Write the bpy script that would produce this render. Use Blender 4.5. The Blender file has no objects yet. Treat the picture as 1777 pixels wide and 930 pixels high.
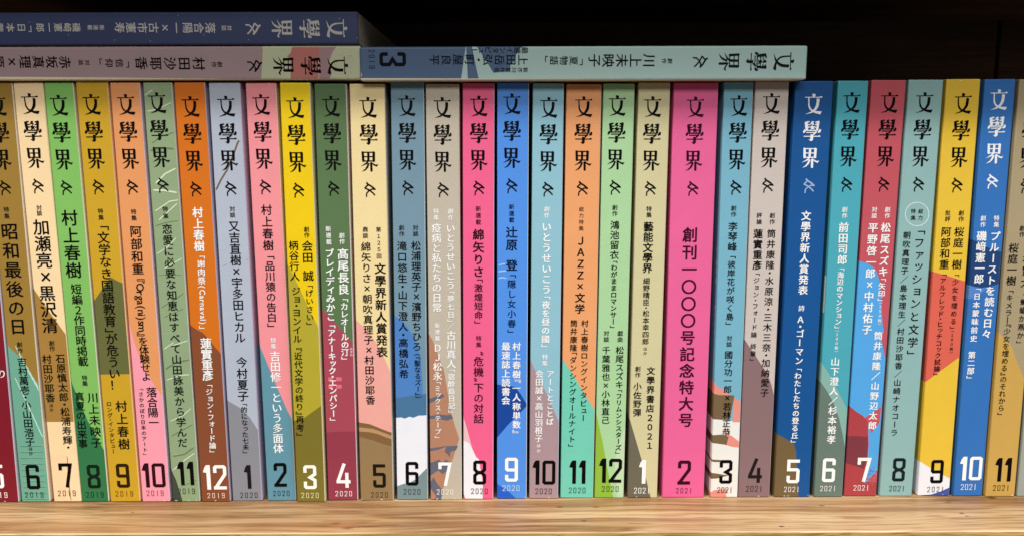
import bpy, bmesh, math, random
from mathutils import Vector, Matrix, geometry

SC = bpy.context.scene
COL = SC.collection
MM = 0.001
random.seed(11)

# ------------------------------------------------------------------ camera
cam_data = bpy.data.cameras.new('camera')
cam_data.sensor_width = 36.0
cam_data.lens = 1400.0 / 1777.0 * 36.0
cam_data.clip_start = 0.01
cam_data.clip_end = 50.0
cam = bpy.data.objects.new('camera', cam_data)
COL.objects.link(cam)
cam.matrix_world = (Matrix.Translation((0, -0.395, 0.180))
                    @ Matrix.Rotation(math.pi / 2 - math.radians(8.53), 4, 'X')
                    @ Matrix.Rotation(math.radians(-0.177), 4, 'Z'))
SC.camera = cam

# ------------------------------------------------------------------ room light
world = bpy.data.worlds.new('World')
SC.world = world
world.use_nodes = True
bg = world.node_tree.nodes['Background']
bg.inputs['Color'].default_value = (1.0, 0.90, 0.80, 1)
bg.inputs['Strength'].default_value = 0.10


def lamp(name, loc, target, sx, sy, power, color):
    d = bpy.data.lights.new(name, 'AREA')
    d.shape = 'RECTANGLE'
    d.size, d.size_y = sx, sy
    d.energy = power
    d.color = color
    o = bpy.data.objects.new(name, d)
    COL.objects.link(o)
    o.location = loc
    o.rotation_euler = (Vector(target) - Vector(loc)).to_track_quat('-Z', 'Y').to_euler()
    return o


lamp('ceiling_or_fill_lamp', (-0.95, -0.98, 2.10), (-0.1, 0, 0.1), 0.25, 0.10, 58, (1.0, 0.96, 0.91))
lamp('ceiling_or_fill_lamp', (0.95, -0.72, 2.10), (0.1, 0, 0.1), 1.20, 0.50, 66, (0.97, 0.98, 1.0))
lamp('ceiling_or_fill_lamp', (0.1, -2.30, 1.75), (0, 0, 0.1), 2.0, 0.6, 39, (1.0, 0.975, 0.955))  # unseen fill lamp added from the front, lifts spines shaded by the upper board

SC.view_settings.view_transform = 'Standard'
SC.view_settings.look = 'None'
SC.view_settings.exposure = 0.0
SC.view_settings.gamma = 1.0


# ------------------------------------------------------------------ materials
def lin(c):
    c = c / 255.0
    return c / 12.92 if c <= 0.04045 else ((c + 0.055) / 1.055) ** 2.4


GAIN = 0.86
_mats = {}


def paper(rgb, kind='cover'):
    """printed paper; rgb is the ink colour as a printed sRGB swatch"""
    key = (tuple(rgb), kind)
    if key in _mats:
        return _mats[key]
    m = bpy.data.materials.new('%s_paper_%02x%02x%02x' % ((kind,) + tuple(int(v) for v in rgb)))
    m.use_nodes = True
    nt = m.node_tree
    bs = nt.nodes['Principled BSDF']
    base = [lin(v) * GAIN for v in rgb]
    tc = nt.nodes.new('ShaderNodeTexCoord')
    no = nt.nodes.new('ShaderNodeTexNoise')
    no.inputs['Scale'].default_value = 60.0
    no.inputs['Detail'].default_value = 6.0
    no.inputs['Roughness'].default_value = 0.7
    nt.links.new(tc.outputs['Object'], no.inputs['Vector'])
    mx = nt.nodes.new('ShaderNodeMix')
    mx.data_type = 'RGBA'
    mx.inputs[6].default_value = [v * 0.93 for v in base] + [1]
    mx.inputs[7].default_value = [min(0.95, v * 1.07) for v in base] + [1]
    nt.links.new(no.outputs['Fac'], mx.inputs[0])
    nt.links.new(mx.outputs[2], bs.inputs['Base Color'])
    bs.inputs['Roughness'].default_value = 0.5 if kind == 'cover' else 0.6
    bs.inputs['Specular IOR Level'].default_value = 0.3 if kind == 'cover' else 0.06
    if kind == 'cover':
        n2 = nt.nodes.new('ShaderNodeTexNoise')
        n2.inputs['Scale'].default_value = 900.0
        n2.inputs['Detail'].default_value = 3.0
        nt.links.new(tc.outputs['Object'], n2.inputs['Vector'])
        n3 = nt.nodes.new('ShaderNodeTexNoise')
        n3.inputs['Scale'].default_value = 45.0
        nt.links.new(tc.outputs['Object'], n3.inputs['Vector'])
        ad = nt.nodes.new('ShaderNodeMath')
        ad.operation = 'MULTIPLY_ADD'
        ad.inputs[1].default_value = 6.0
        nt.links.new(n3.outputs['Fac'], ad.inputs[0])
        nt.links.new(n2.outputs['Fac'], ad.inputs[2])
        bp = nt.nodes.new('ShaderNodeBump')
        bp.inputs['Strength'].default_value = 0.25
        bp.inputs['Distance'].default_value = 0.00012
        nt.links.new(ad.outputs[0], bp.inputs['Height'])
        nt.links.new(bp.outputs['Normal'], bs.inputs['Normal'])
    _mats[key] = m
    return m


def page_material():
    m = bpy.data.materials.new('page_edges')
    m.use_nodes = True
    nt = m.node_tree
    bs = nt.nodes['Principled BSDF']
    tc = nt.nodes.new('ShaderNodeTexCoord')
    mp = nt.nodes.new('ShaderNodeMapping')
    mp.inputs['Scale'].default_value = (6000, 20, 20)
    nt.links.new(tc.outputs['Object'], mp.inputs['Vector'])
    no = nt.nodes.new('ShaderNodeTexNoise')
    no.inputs['Scale'].default_value = 1.0
    nt.links.new(mp.outputs['Vector'], no.inputs['Vector'])
    rp = nt.nodes.new('ShaderNodeValToRGB')
    rp.color_ramp.elements[0].position = 0.3
    rp.color_ramp.elements[0].color = (0.42, 0.33, 0.22, 1)
    rp.color_ramp.elements[1].position = 0.7
    rp.color_ramp.elements[1].color = (0.72, 0.62, 0.46, 1)
    nt.links.new(no.outputs['Fac'], rp.inputs['Fac'])
    nt.links.new(rp.outputs['Color'], bs.inputs['Base Color'])
    bs.inputs['Roughness'].default_value = 0.85
    return m


def wood(name, cols, scale, knots=(), rough=0.5, bump=0.3, rings=1.0):
    """plank wood with its grain along X; knots = (x, y, rx, ry, depth) in metres on the top face"""
    m = bpy.data.materials.new(name)
    m.use_nodes = True
    nt = m.node_tree
    bs = nt.nodes['Principled BSDF']
    L = nt.links.new
    tc = nt.nodes.new('ShaderNodeTexCoord')
    # slow wander of the grain lines
    mp0 = nt.nodes.new('ShaderNodeMapping'); mp0.inputs['Scale'].default_value = (7 * scale, 16 * scale, 16 * scale)
    L(tc.outputs['Object'], mp0.inputs['Vector'])
    wd = nt.nodes.new('ShaderNodeTexNoise'); wd.inputs['Scale'].default_value = 1.0; wd.inputs['Detail'].default_value = 3
    L(mp0.outputs['Vector'], wd.inputs['Vector'])
    vm = nt.nodes.new('ShaderNodeVectorMath'); vm.operation = 'SCALE'; vm.inputs['Scale'].default_value = 0.017
    L(wd.outputs['Color'], vm.inputs[0])
    va = nt.nodes.new('ShaderNodeVectorMath'); va.operation = 'ADD'
    L(tc.outputs['Object'], va.inputs[0]); L(vm.outputs[0], va.inputs[1])
    mp = nt.nodes.new('ShaderNodeMapping'); mp.inputs['Scale'].default_value = (3.0 * scale, 95 * scale, 95 * scale)
    L(va.outputs[0], mp.inputs['Vector'])
    n1 = nt.nodes.new('ShaderNodeTexNoise'); n1.inputs['Scale'].default_value = 1.0; n1.inputs['Detail'].default_value = 7; n1.inputs['Roughness'].default_value = 0.62
    L(mp.outputs['Vector'], n1.inputs['Vector'])
    mpf = nt.nodes.new('ShaderNodeMapping'); mpf.inputs['Scale'].default_value = (14 * scale, 900 * scale, 900 * scale)
    L(va.outputs[0], mpf.inputs['Vector'])
    nf = nt.nodes.new('ShaderNodeTexNoise'); nf.inputs['Scale'].default_value = 1.0; nf.inputs['Detail'].default_value = 3
    L(mpf.outputs['Vector'], nf.inputs['Vector'])
    rp = nt.nodes.new('ShaderNodeValToRGB')
    e = rp.color_ramp.elements
    e[0].position, e[0].color = 0.34, tuple(cols[0]) + (1,)
    e[1].position, e[1].color = 0.66, tuple(cols[2]) + (1,)
    k = e.new(0.46); k.color = tuple(cols[1]) + (1,)
    L(n1.outputs['Fac'], rp.inputs['Fac'])
    mul = nt.nodes.new('ShaderNodeMix'); mul.data_type = 'RGBA'; mul.blend_type = 'MULTIPLY'
    mul.inputs[0].default_value = 0.8
    r2 = nt.nodes.new('ShaderNodeValToRGB')
    r2.color_ramp.elements[0].position, r2.color_ramp.elements[0].color = 0.33, (0.50, 0.39, 0.29, 1)
    r2.color_ramp.elements[1].position, r2.color_ramp.elements[1].color = 0.52, (1, 1, 1, 1)
    L(nf.outputs['Fac'], r2.inputs['Fac'])
    L(rp.outputs['Color'], mul.inputs[6]); L(r2.outputs['Color'], mul.inputs[7])
    out = mul.outputs[2]
    # long dark growth lines
    mpl = nt.nodes.new('ShaderNodeMapping'); mpl.inputs['Scale'].default_value = (1.1 * scale, 60 * scale, 60 * scale)
    L(va.outputs[0], mpl.inputs['Vector'])
    nl = nt.nodes.new('ShaderNodeTexNoise'); nl.inputs['Scale'].default_value = 1.0; nl.inputs['Detail'].default_value = 1.5
    L(mpl.outputs['Vector'], nl.inputs['Vector'])
    ab = nt.nodes.new('ShaderNodeMath'); ab.operation = 'SUBTRACT'; ab.inputs[1].default_value = 0.5
    L(nl.outputs['Fac'], ab.inputs[0])
    a2 = nt.nodes.new('ShaderNodeMath'); a2.operation = 'ABSOLUTE'; L(ab.outputs[0], a2.inputs[0])
    rl = nt.nodes.new('ShaderNodeValToRGB')
    rl.color_ramp.elements[0].position, rl.color_ramp.elements[0].color = 0.0, (0.50, 0.36, 0.25, 1)
    rl.color_ramp.elements[1].position, rl.color_ramp.elements[1].color = 0.045, (1, 1, 1, 1)
    L(a2.outputs[0], rl.inputs['Fac'])
    ml = nt.nodes.new('ShaderNodeMix'); ml.data_type = 'RGBA'; ml.blend_type = 'MULTIPLY'; ml.inputs[0].default_value = 0.75
    L(out, ml.inputs[6]); L(rl.outputs['Color'], ml.inputs[7])
    out = ml.outputs[2]
    # broad pale and dark patches
    mp3 = nt.nodes.new('ShaderNodeMapping'); mp3.inputs['Scale'].default_value = (9 * scale, 40 * scale, 40 * scale)
    L(tc.outputs['Object'], mp3.inputs['Vector'])
    n3 = nt.nodes.new('ShaderNodeTexNoise'); n3.inputs['Scale'].default_value = 1.0; n3.inputs['Detail'].default_value = 2
    L(mp3.outputs['Vector'], n3.inputs['Vector'])
    r3 = nt.nodes.new('ShaderNodeValToRGB')
    r3.color_ramp.elements[0].position, r3.color_ramp.elements[0].color = 0.30, (0.74, 0.66, 0.56, 1)
    r3.color_ramp.elements[1].position, r3.color_ramp.elements[1].color = 0.60, (1.06, 1.05, 1.02, 1)
    L(n3.outputs['Fac'], r3.inputs['Fac'])
    m3 = nt.nodes.new('ShaderNodeMix'); m3.data_type = 'RGBA'; m3.blend_type = 'MULTIPLY'; m3.inputs[0].default_value = 1.0
    L(out, m3.inputs[6]); L(r3.outputs['Color'], m3.inputs[7])
    out = m3.outputs[2]
    for (kx, ky, rx, ry, dep) in knots:
        mk = nt.nodes.new('ShaderNodeMapping')
        mk.inputs['Location'].default_value = (-kx / rx, -ky / ry, 0)
        mk.inputs['Scale'].default_value = (1 / rx, 1 / ry, 0)
        L(va.outputs[0] if rx > 0.02 else tc.outputs['Object'], mk.inputs['Vector'])
        ln = nt.nodes.new('ShaderNodeVectorMath'); ln.operation = 'LENGTH'
        L(mk.outputs['Vector'], ln.inputs[0])
        rk = nt.nodes.new('ShaderNodeMapRange')
        rk.inputs['From Min'].default_value = 0.35; rk.inputs['From Max'].default_value = 1.0
        rk.inputs['To Min'].default_value = dep; rk.inputs['To Max'].default_value = 0.0
        L(ln.outputs['Value'], rk.inputs['Value'])
        mkx = nt.nodes.new('ShaderNodeMix'); mkx.data_type = 'RGBA'
        L(rk.outputs['Result'], mkx.inputs[0]); L(out, mkx.inputs[6])
        mkx.inputs[7].default_value = (0.055, 0.026, 0.012, 1) if dep > 0.6 else (0.30, 0.13, 0.045, 1)
        out = mkx.outputs[2]
    L(out, bs.inputs['Base Color'])
    bs.inputs['Roughness'].default_value = rough
    bs.inputs['Specular IOR Level'].default_value = 0.35
    bp = nt.nodes.new('ShaderNodeBump'); bp.inputs['Strength'].default_value = bump; bp.inputs['Distance'].default_value = 0.0006
    L(nf.outputs['Fac'], bp.inputs['Height'])
    L(bp.outputs['Normal'], bs.inputs['Normal'])
    return m


# ------------------------------------------------------------------ object helpers
def link_mesh(name, me, parent=None):
    o = bpy.data.objects.new(name, me)
    COL.objects.link(o)
    if parent:
        o.parent = parent
    return o


def bm_to_obj(name, bm, mats, parent=None):
    me = bpy.data.meshes.new(name)
    bm.to_mesh(me)
    bm.free()
    for m in mats:
        me.materials.append(m)
    return link_mesh(name, me, parent)


def box_bm(x0, x1, y0, y1, z0, z1, bevel=0.0, seg=2):
    bm = bmesh.new()
    bmesh.ops.create_cube(bm, size=1.0)
    for v in bm.verts:
        v.co = Vector((x0 + (v.co.x + .5) * (x1 - x0), y0 + (v.co.y + .5) * (y1 - y0), z0 + (v.co.z + .5) * (z1 - z0)))
    if bevel:
        bmesh.ops.bevel(bm, geom=bm.edges[:], offset=bevel, segments=seg, profile=0.5, affect='EDGES')
    return bm


def tag(o, label, cat, group=None):
    o['label'] = label
    o['category'] = cat
    if group:
        o['group'] = group


# ------------------------------------------------------------------ bookcase
UNDER = 0.265      # underside of the upper board
FRONT = -0.0365    # front edge of both boards
KNOTS = ((-0.0857, -0.0268, 0.0031, 0.0018, 0.97), (-0.0793, -0.0308, 0.0036, 0.0018, 0.97), (-0.0822, -0.0287, 0.0095, 0.0042, 0.6), (0.0237, -0.0092, 0.0026, 0.0009, 0.9), (0.042, -0.0093, 0.0023, 0.0008, 0.85), (0.0346, -0.0246, 0.002, 0.001, 0.9), (0.0429, -0.0228, 0.0054, 0.0022, 0.58), (0.1288, -0.031, 0.0019, 0.0009, 0.95), (0.1566, -0.0085, 0.002, 0.0008, 0.85), (0.2223, -0.0053, 0.0023, 0.0007, 0.85), (0.2225, -0.0177, 0.0017, 0.0009, 0.95), (0.2235, -0.0206, 0.0014, 0.0007, 0.8), (0.2478, 0.0, 0.0033, 0.0022, 0.98), (-0.1902, -0.0139, 0.0012, 0.0006, 0.85), (-0.1356, -0.0301, 0.0022, 0.0012, 0.6), (-0.0371, -0.0172, 0.0046, 0.0019, 0.35), (0.1008, -0.0143, 0.0029, 0.001, 0.5), (-0.2164, -0.0241, 0.0733, 0.0154, 0.34), (-0.1046, -0.0218, 0.0424, 0.0073, 0.38), (-0.0028, -0.0194, 0.0341, 0.0056, 0.22))
pine = wood('pine_shelf', ((0.150, 0.080, 0.033), (0.34, 0.215, 0.106), (0.46, 0.328, 0.192)), 1.0, KNOTS, rough=0.42)
edge_wood = wood('pine_front', ((0.30, 0.165, 0.048), (0.48, 0.29, 0.095), (0.60, 0.39, 0.14)), 1.3, rough=0.45)
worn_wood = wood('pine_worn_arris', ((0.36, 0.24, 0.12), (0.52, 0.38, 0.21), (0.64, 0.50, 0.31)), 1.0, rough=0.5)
dark_wood = wood('dark_stained_wood', ((0.020, 0.010, 0.005), (0.050, 0.027, 0.014), (0.085, 0.048, 0.026)), 0.8, rough=0.5)

case = bpy.data.objects.new('bookcase', None)
COL.objects.link(case)
case.location = (0, 0, 0)
tag(case, 'wooden bookcase with pale pine shelf and dark stained back holding the magazines', 'bookcase')

bm = box_bm(-0.62, 0.62, FRONT, 0.183, -0.024, 0.0, 0.0005, 2)
bm.normal_update()
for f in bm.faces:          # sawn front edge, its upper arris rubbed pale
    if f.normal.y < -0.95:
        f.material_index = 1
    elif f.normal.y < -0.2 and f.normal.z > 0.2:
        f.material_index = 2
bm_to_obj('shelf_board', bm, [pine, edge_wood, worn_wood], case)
for x0, x1 in ((-0.62, 0.3386), (0.3408, 0.62)):      # two boards with an open joint between them
    bm = box_bm(x0, x1, 0.184, 0.196, -0.02, 0.30, 0.0008)
    bm_to_obj('back_panel', bm, [dark_wood], case)
bm = box_bm(-0.62, 0.62, 0.1965, 0.2045, -0.02, 0.30)
bm_to_obj('backing_board', bm, [dark_wood], case)
bm = box_bm(-0.62, 0.62, FRONT, 0.1835, UNDER, UNDER + 0.024, 0.001)
bm_to_obj('upper_board', bm, [dark_wood], case)
for s in (-1, 1):
    x0, x1 = sorted((s * 0.6205, s * 0.6445))
    bm = box_bm(x0, x1, FRONT, 0.196, -0.03, 0.30, 0.001)
    bm_to_obj('side_panel', bm, [dark_wood], case)

# ------------------------------------------------------------------ letters
_g = {}
ROT = set('ー「」『』（）()―〈〉')
SMALL = set('ゃゅょっァィゥェォャュョッぁぃぅぇぉ')


def glyph(ch, bold):
    """outline of one character, centred on its em box, em = 1; returns verts, faces, (x0,x1,y0,y1)"""
    k = (ch, bold)
    if k in _g:
        return _g[k]
    c = bpy.data.curves.new('glyph', 'FONT')
    c.body = ch
    c.size = 1.0
    c.resolution_u = 6 if ch in '〇・' else 2
    c.offset = 0.0
    o = bpy.data.objects.new('glyph', c)
    COL.objects.link(o)
    me = bpy.data.meshes.new_from_object(o.evaluated_get(bpy.context.evaluated_depsgraph_get()))
    latin = ord(ch) < 256 and ch not in '×'
    xs = [v.co.x for v in me.vertices] or [0, 1]
    ox = (min(xs) + max(xs)) / 2 if latin or ch == '×' else 0.5
    oy = 0.354 if ch == '×' else 0.38
    if latin:
        oy = 0.30
    vs = [(v.co.x - ox, v.co.y - oy) for v in me.vertices]
    if ch == '×':
        vs = [(x * 1.3, y * 1.3) for x, y in vs]
    fs = [tuple(p.vertices) for p in me.polygons]
    rot = ch in ROT or (latin and ch.isalpha())
    if rot:
        vs = [(y, -x) for x, y in vs]
    if ch in '〝〟' and vs:
        X = [v[0] for v in vs]; Y = [v[1] for v in vs]
        mx, my, sh = (min(X) + max(X)) / 2, (min(Y) + max(Y)) / 2, 0.30 if ch == '〝' else -0.30
        vs = [(x - mx + sh, y - my) for x, y in vs]
    if ch in SMALL:
        vs = [(x + 0.10, y + 0.10) for x, y in vs]
    if not vs:
        r = ([], [], (-.5, .5, -.5, .5))
    else:
        X = [v[0] for v in vs]; Y = [v[1] for v in vs]
        if rot and not ch == 'ー':
            my = (min(Y) + max(Y)) / 2
            vs = [(x, y - my) for x, y in vs]
            Y = [v[1] for v in vs]
        r = (vs, fs, (min(X), max(X), min(Y), max(Y)))
    bpy.data.objects.remove(o)
    bpy.data.curves.remove(c)
    bpy.data.meshes.remove(me)
    _g[k] = r
    return r


def advance(ch, bold):
    if ch in '「」『』（）()':
        return 0.52
    if ch == '・':
        return 0.55
    if ch == '　':
        return 0.6
    if ch in '〝〟':
        return 0.5
    if ch in SMALL:
        return 0.86
    if ord(ch) < 256 and ch.isalpha():
        b = glyph(ch, bold)[2]
        return b[3] - b[2] + 0.10
    return 1.0


class Ink:
    """collects flat printed shapes lying on a spine (x right, z up, millimetres)"""
    def __init__(self):
        self.v, self.f, self.m, self.n = [], [], [], 0

    def add(self, pts, faces, mi=0, lift=0.10):
        b = len(self.v)
        self.v += [(x * MM, -lift * MM, z * MM) for x, z in pts]
        self.f += [tuple(i + b for i in f) for f in faces]
        self.m += [mi] * len(faces)

    def poly(self, pts, mi=0, lift=0.10):
        # every shape a hair above the one before it, so none share a plane
        tri = geometry.tessellate_polygon([[Vector((x, z, 0)) for x, z in pts]])
        self.n += 1
        fs = []
        for t in tri:
            a, b, c = (pts[i] for i in t)
            s = (b[0] - a[0]) * (c[1] - a[1]) - (b[1] - a[1]) * (c[0] - a[0])
            fs.append(tuple(t) if s > 0 else tuple(reversed(t)))
        self.add(pts, fs, mi, lift + 0.004 * (self.n % 12))

    def stroke(self, path, w, mi=0, lift=0.10, closed=False, taper=False):
        n = len(path)
        L, Rr = [], []
        for i in range(n):
            p = Vector(path[i])
            a = Vector(path[i - 1]) if (i > 0 or closed) else None
            c = Vector(path[(i + 1) % n]) if (i < n - 1 or closed) else None
            d1 = (p - a).normalized() if a is not None else None
            d2 = (c - p).normalized() if c is not None else None
            if d1 is None: d1 = d2
            if d2 is None: d2 = d1
            n1 = Vector((-d1.y, d1.x)); n2 = Vector((-d2.y, d2.x))
            nn = (n1 + n2)
            nn = nn.normalized() if nn.length > 1e-6 else n1
            k = 1.0 / max(0.5, nn.dot(n1))
            h = w / 2 * k
            if taper and (i == 0 or i == n - 1): h *= 0.25
            L.append(p + nn * h); Rr.append(p - nn * h)
        pts = [(q.x, q.y) for q in L + Rr]
        fs = []
        for i in range(n if closed else n - 1):
            j = (i + 1) % n
            fs.append((i, n + i, n + j, j))
        self.n += 1
        self.add(pts, fs, mi, lift + 0.004 * (self.n % 12))

    def build(self, name, mats, parent):
        if not self.f:
            return None
        me = bpy.data.meshes.new(name)
        me.from_pydata(self.v, [], self.f)
        for m in mats:
            me.materials.append(m)
        for p, i in zip(me.polygons, self.m):
            p.material_index = i
        return link_mesh(name, me, parent)


LIGHT = ((0.0, 0.0),)
MEDIUM = ((-0.017, -0.010), (0.017, 0.010))
HEAVY = ((-0.022, -0.014), (0.022, -0.014), (-0.022, 0.014), (0.022, 0.014))


def column(ink, s, p0, p1, size, mi, bold):
    adv = [advance(c, bold) for c in s]
    tot = sum(adv)
    t = 0.0
    dx, dz = p1[0] - p0[0], p1[1] - p0[1]
    for c, a in zip(s, adv):
        u = (t + a / 2) / tot
        t += a
        if c in ' 　':
            continue
        vs, fs, _ = glyph(c, bold)
        cx, cz = p0[0] + dx * u, p0[1] + dz * u
        for n, (ex, ey) in enumerate(LIGHT if c == '×' else HEAVY if bold else MEDIUM):
            ink.add([(cx + (x + ex) * size, cz + (y + ey) * size) for x, y in vs], fs, mi, 0.10 + 0.005 * n)


# masthead characters, drawn in a 340-unit cell (y down)
BUN = [[(107, 3), (120, 0), (158, 10), (150, 50), (115, 50)],
       [(-12, 54), (235, 54), (250, 40), (272, 48), (268, 62), (-12, 63)],
       [(40, 60), (56, 60), (58, 128), (66, 193), (82, 231), (107, 261), (142, 279), (200, 293), (276, 294), (253, 340), (180, 322), (118, 297), (78, 264), (56, 229), (46, 193), (42, 128)],
       [(185, 80), (228, 88), (224, 158), (217, 208), (192, 253), (150, 294), (100, 319), (0, 341), (60, 317), (108, 292), (152, 247), (174, 203), (184, 148)]]
GAKU = [[(20, 20), (50, 12), (70, 5), (64, 35), (77, 155), (42, 155), (30, 100)],
        [(215, 12), (250, 0), (267, 8), (260, 80), (252, 155), (216, 155), (227, 80)],
        [(58, 14), (98, 6), (94, 22), (60, 28)], [(64, 52), (104, 58), (98, 70), (66, 68)], [(68, 92), (108, 100), (100, 112), (70, 110)],
        [(198, 16), (230, 8), (230, 22), (202, 28)], [(192, 60), (230, 52), (228, 66), (198, 72)], [(194, 104), (228, 96), (226, 110), (200, 116)],
        [(128, 22), (150, 4), (170, 12), (158, 38), (178, 52), (160, 68), (135, 50), (104, 66), (124, 40)],
        [(138, 86), (158, 72), (160, 96), (190, 90), (178, 118), (190, 142), (163, 132), (118, 146), (140, 120), (110, 102)],
        [(48, 153), (247, 153), (247, 166), (48, 166)],
        [(20, 140), (43, 165), (31, 190), (4, 203), (-2, 180)], [(280, 136), (300, 150), (293, 188), (256, 200), (248, 186), (267, 160)],
        [(58, 189), (202, 189), (202, 201), (58, 201)],
        [(213, 174), (234, 186), (190, 230), (163, 234), (188, 200)],
        [(16, 254), (255, 254), (272, 243), (297, 256), (288, 264), (16, 264)],
        [(130, 225), (174, 228), (172, 315), (150, 337), (130, 333), (103, 310), (130, 312)]]
KAI = [[(40, 4), (62, 2), (74, 17), (82, 172), (58, 176), (46, 164)], [(225, 12), (240, 0), (264, 14), (260, 170), (231, 176), (224, 164)],
       [(60, 9), (236, 9), (236, 22), (60, 22)], [(136, 17), (169, 17), (167, 164), (134, 164)],
       [(70, 83), (230, 83), (230, 94), (70, 94)], [(76, 155), (230, 155), (230, 167), (76, 167)],
       [(128, 164), (162, 164), (122, 212), (20, 252), (80, 214), (110, 192)],
       [(190, 170), (226, 202), (275, 227), (313, 220), (290, 254), (244, 234), (203, 200)],
       [(140, 200), (168, 205), (142, 272), (100, 317), (36, 341), (94, 297), (124, 247)],
       [(180, 190), (213, 202), (217, 330), (202, 342), (184, 334)]]
EMB = [([(36, 2), (62, 34), (125, 72), (180, 122)], 21), ([(66, 36), (8, 94)], 18), ([(6, 90), (80, 128), (135, 172), (170, 212)], 18),
       ([(178, 116), (126, 110), (76, 137), (36, 180), (32, 240)], 16)]
PX = 0.0284       # mm per cell unit


def masthead(top, parent, mats):
    """the three masthead characters in one column, then the small emblem below"""
    cx, zt = top
    ink = Ink()
    for polys, off, mid in ((BUN, 0.0, 131), (GAKU, 452, 148), (KAI, 904, 166)):
        for p in polys:
            q = [(cx + (x - mid) * PX, zt - (y + off) * PX) for x, y in p]
            ink.poly(q)
            ink.stroke(q, 5.5 * PX, closed=True)
    ink.build('masthead', [mats[0]], parent)
    ink = Ink()
    for path, w in EMB:
        ink.stroke([(cx + (x - 91) * 1.06 * PX, zt - (1.04 * y + 1427) * PX) for x, y in path], w * 1.36 * PX)
    ink.build('emblem', [mats[1]], parent)


DIG = {'0': ([[(11, 7), (41, 7), (45, 11), (45, 89), (41, 93), (11, 93), (7, 89), (7, 11)]], True, 52),
       '2': ([[(7, 32), (7, 11), (11, 7), (41, 7), (45, 11), (45, 38), (8, 92)], [(0, 93), (50, 93)]], False, 52),
       '3': ([[(7, 32), (7, 11), (11, 7), (41, 7), (45, 11), (45, 38), (26, 51), (45, 63), (45, 89), (41, 93), (11, 93), (7, 89), (7, 68)]], False, 52),
       '4': ([[(33, 0), (6, 76)], [(1, 75), (56, 75)], [(42, 38), (42, 100)]], False, 57),
       '5': ([[(50, 7), (7, 7), (7, 43), (41, 43), (45, 47), (45, 89), (41, 93), (11, 93), (7, 89), (7, 68)]], False, 52),
       '6': ([[(45, 29), (45, 11), (41, 7), (11, 7), (7, 11), (7, 89), (11, 93), (41, 93), (45, 89), (45, 53), (41, 49), (13.2, 49)]], False, 52),
       '7': ([[(7, 29), (7, 7), (47, 7), (28, 100)]], False, 54),
       '8': ([[(11, 7), (41, 7), (45, 11), (45, 38), (33, 50), (45, 62), (45, 89), (41, 93), (11, 93), (7, 89), (7, 62), (19, 50), (7, 38), (7, 11)]], True, 52),
       '9': ([[(7, 71), (7, 89), (11, 93), (41, 93), (45, 89), (45, 11), (41, 7), (11, 7), (7, 11), (7, 47), (11, 51), (38.8, 51)]], False, 52)}


def digits(ink, s, centre, h, bold=True, total=None):
    u = h / 100.0
    w = 13.0 if bold else 9.2
    widths = [28 if c == '1' and bold else (12 if c == '1' else DIG[c][2]) for c in s]
    gap = 11.0
    if total:
        cells = total / u
        xs = [(-cells / 2 + 25) + i * (cells - 50) / (len(s) - 1) for i in range(len(s))]
    else:
        tw = sum(widths) + gap * (len(s) - 1)
        x = -tw / 2
        xs = []
        for wd in widths:
            xs.append(x + wd / 2)
            x += wd + gap
    for c, xc, wd in zip(s, xs, widths):
        f = lambda p: (centre[0] + (xc - wd / 2 + p[0]) * u, centre[1] + (50 - p[1]) * u)
        if c == '1':
            if bold:
                ink.poly([f(p) for p in ((13, 0), (28, 0), (28, 100), (13, 100), (13, 31), (0, 29), (6, 10))])
            else:
                ink.poly([f(p) for p in ((1, 0), (11.5, 0), (11.5, 100), (1, 100))])
            continue
        paths, closed, _ = DIG[c]
        for p in paths:
            ink.stroke([f(q) for q in p], w * u, closed=closed)
        if c == '8' and bold:
            ink.poly([f(p) for p in ((14, 46), (26, 42), (38, 46), (38, 54), (26, 58), (14, 54))])


# ------------------------------------------------------------------ magazines
def inside(p, poly):
    x, y = p
    r = False
    for (x1, y1), (x2, y2) in zip(poly, poly[1:] + poly[:1]):
        if (y1 > y) != (y2 > y) and x < (x2 - x1) * (y - y1) / (y2 - y1) + x1:
            r = not r
    return r


PAGES = page_material()
DEPTH = 148.0


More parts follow.
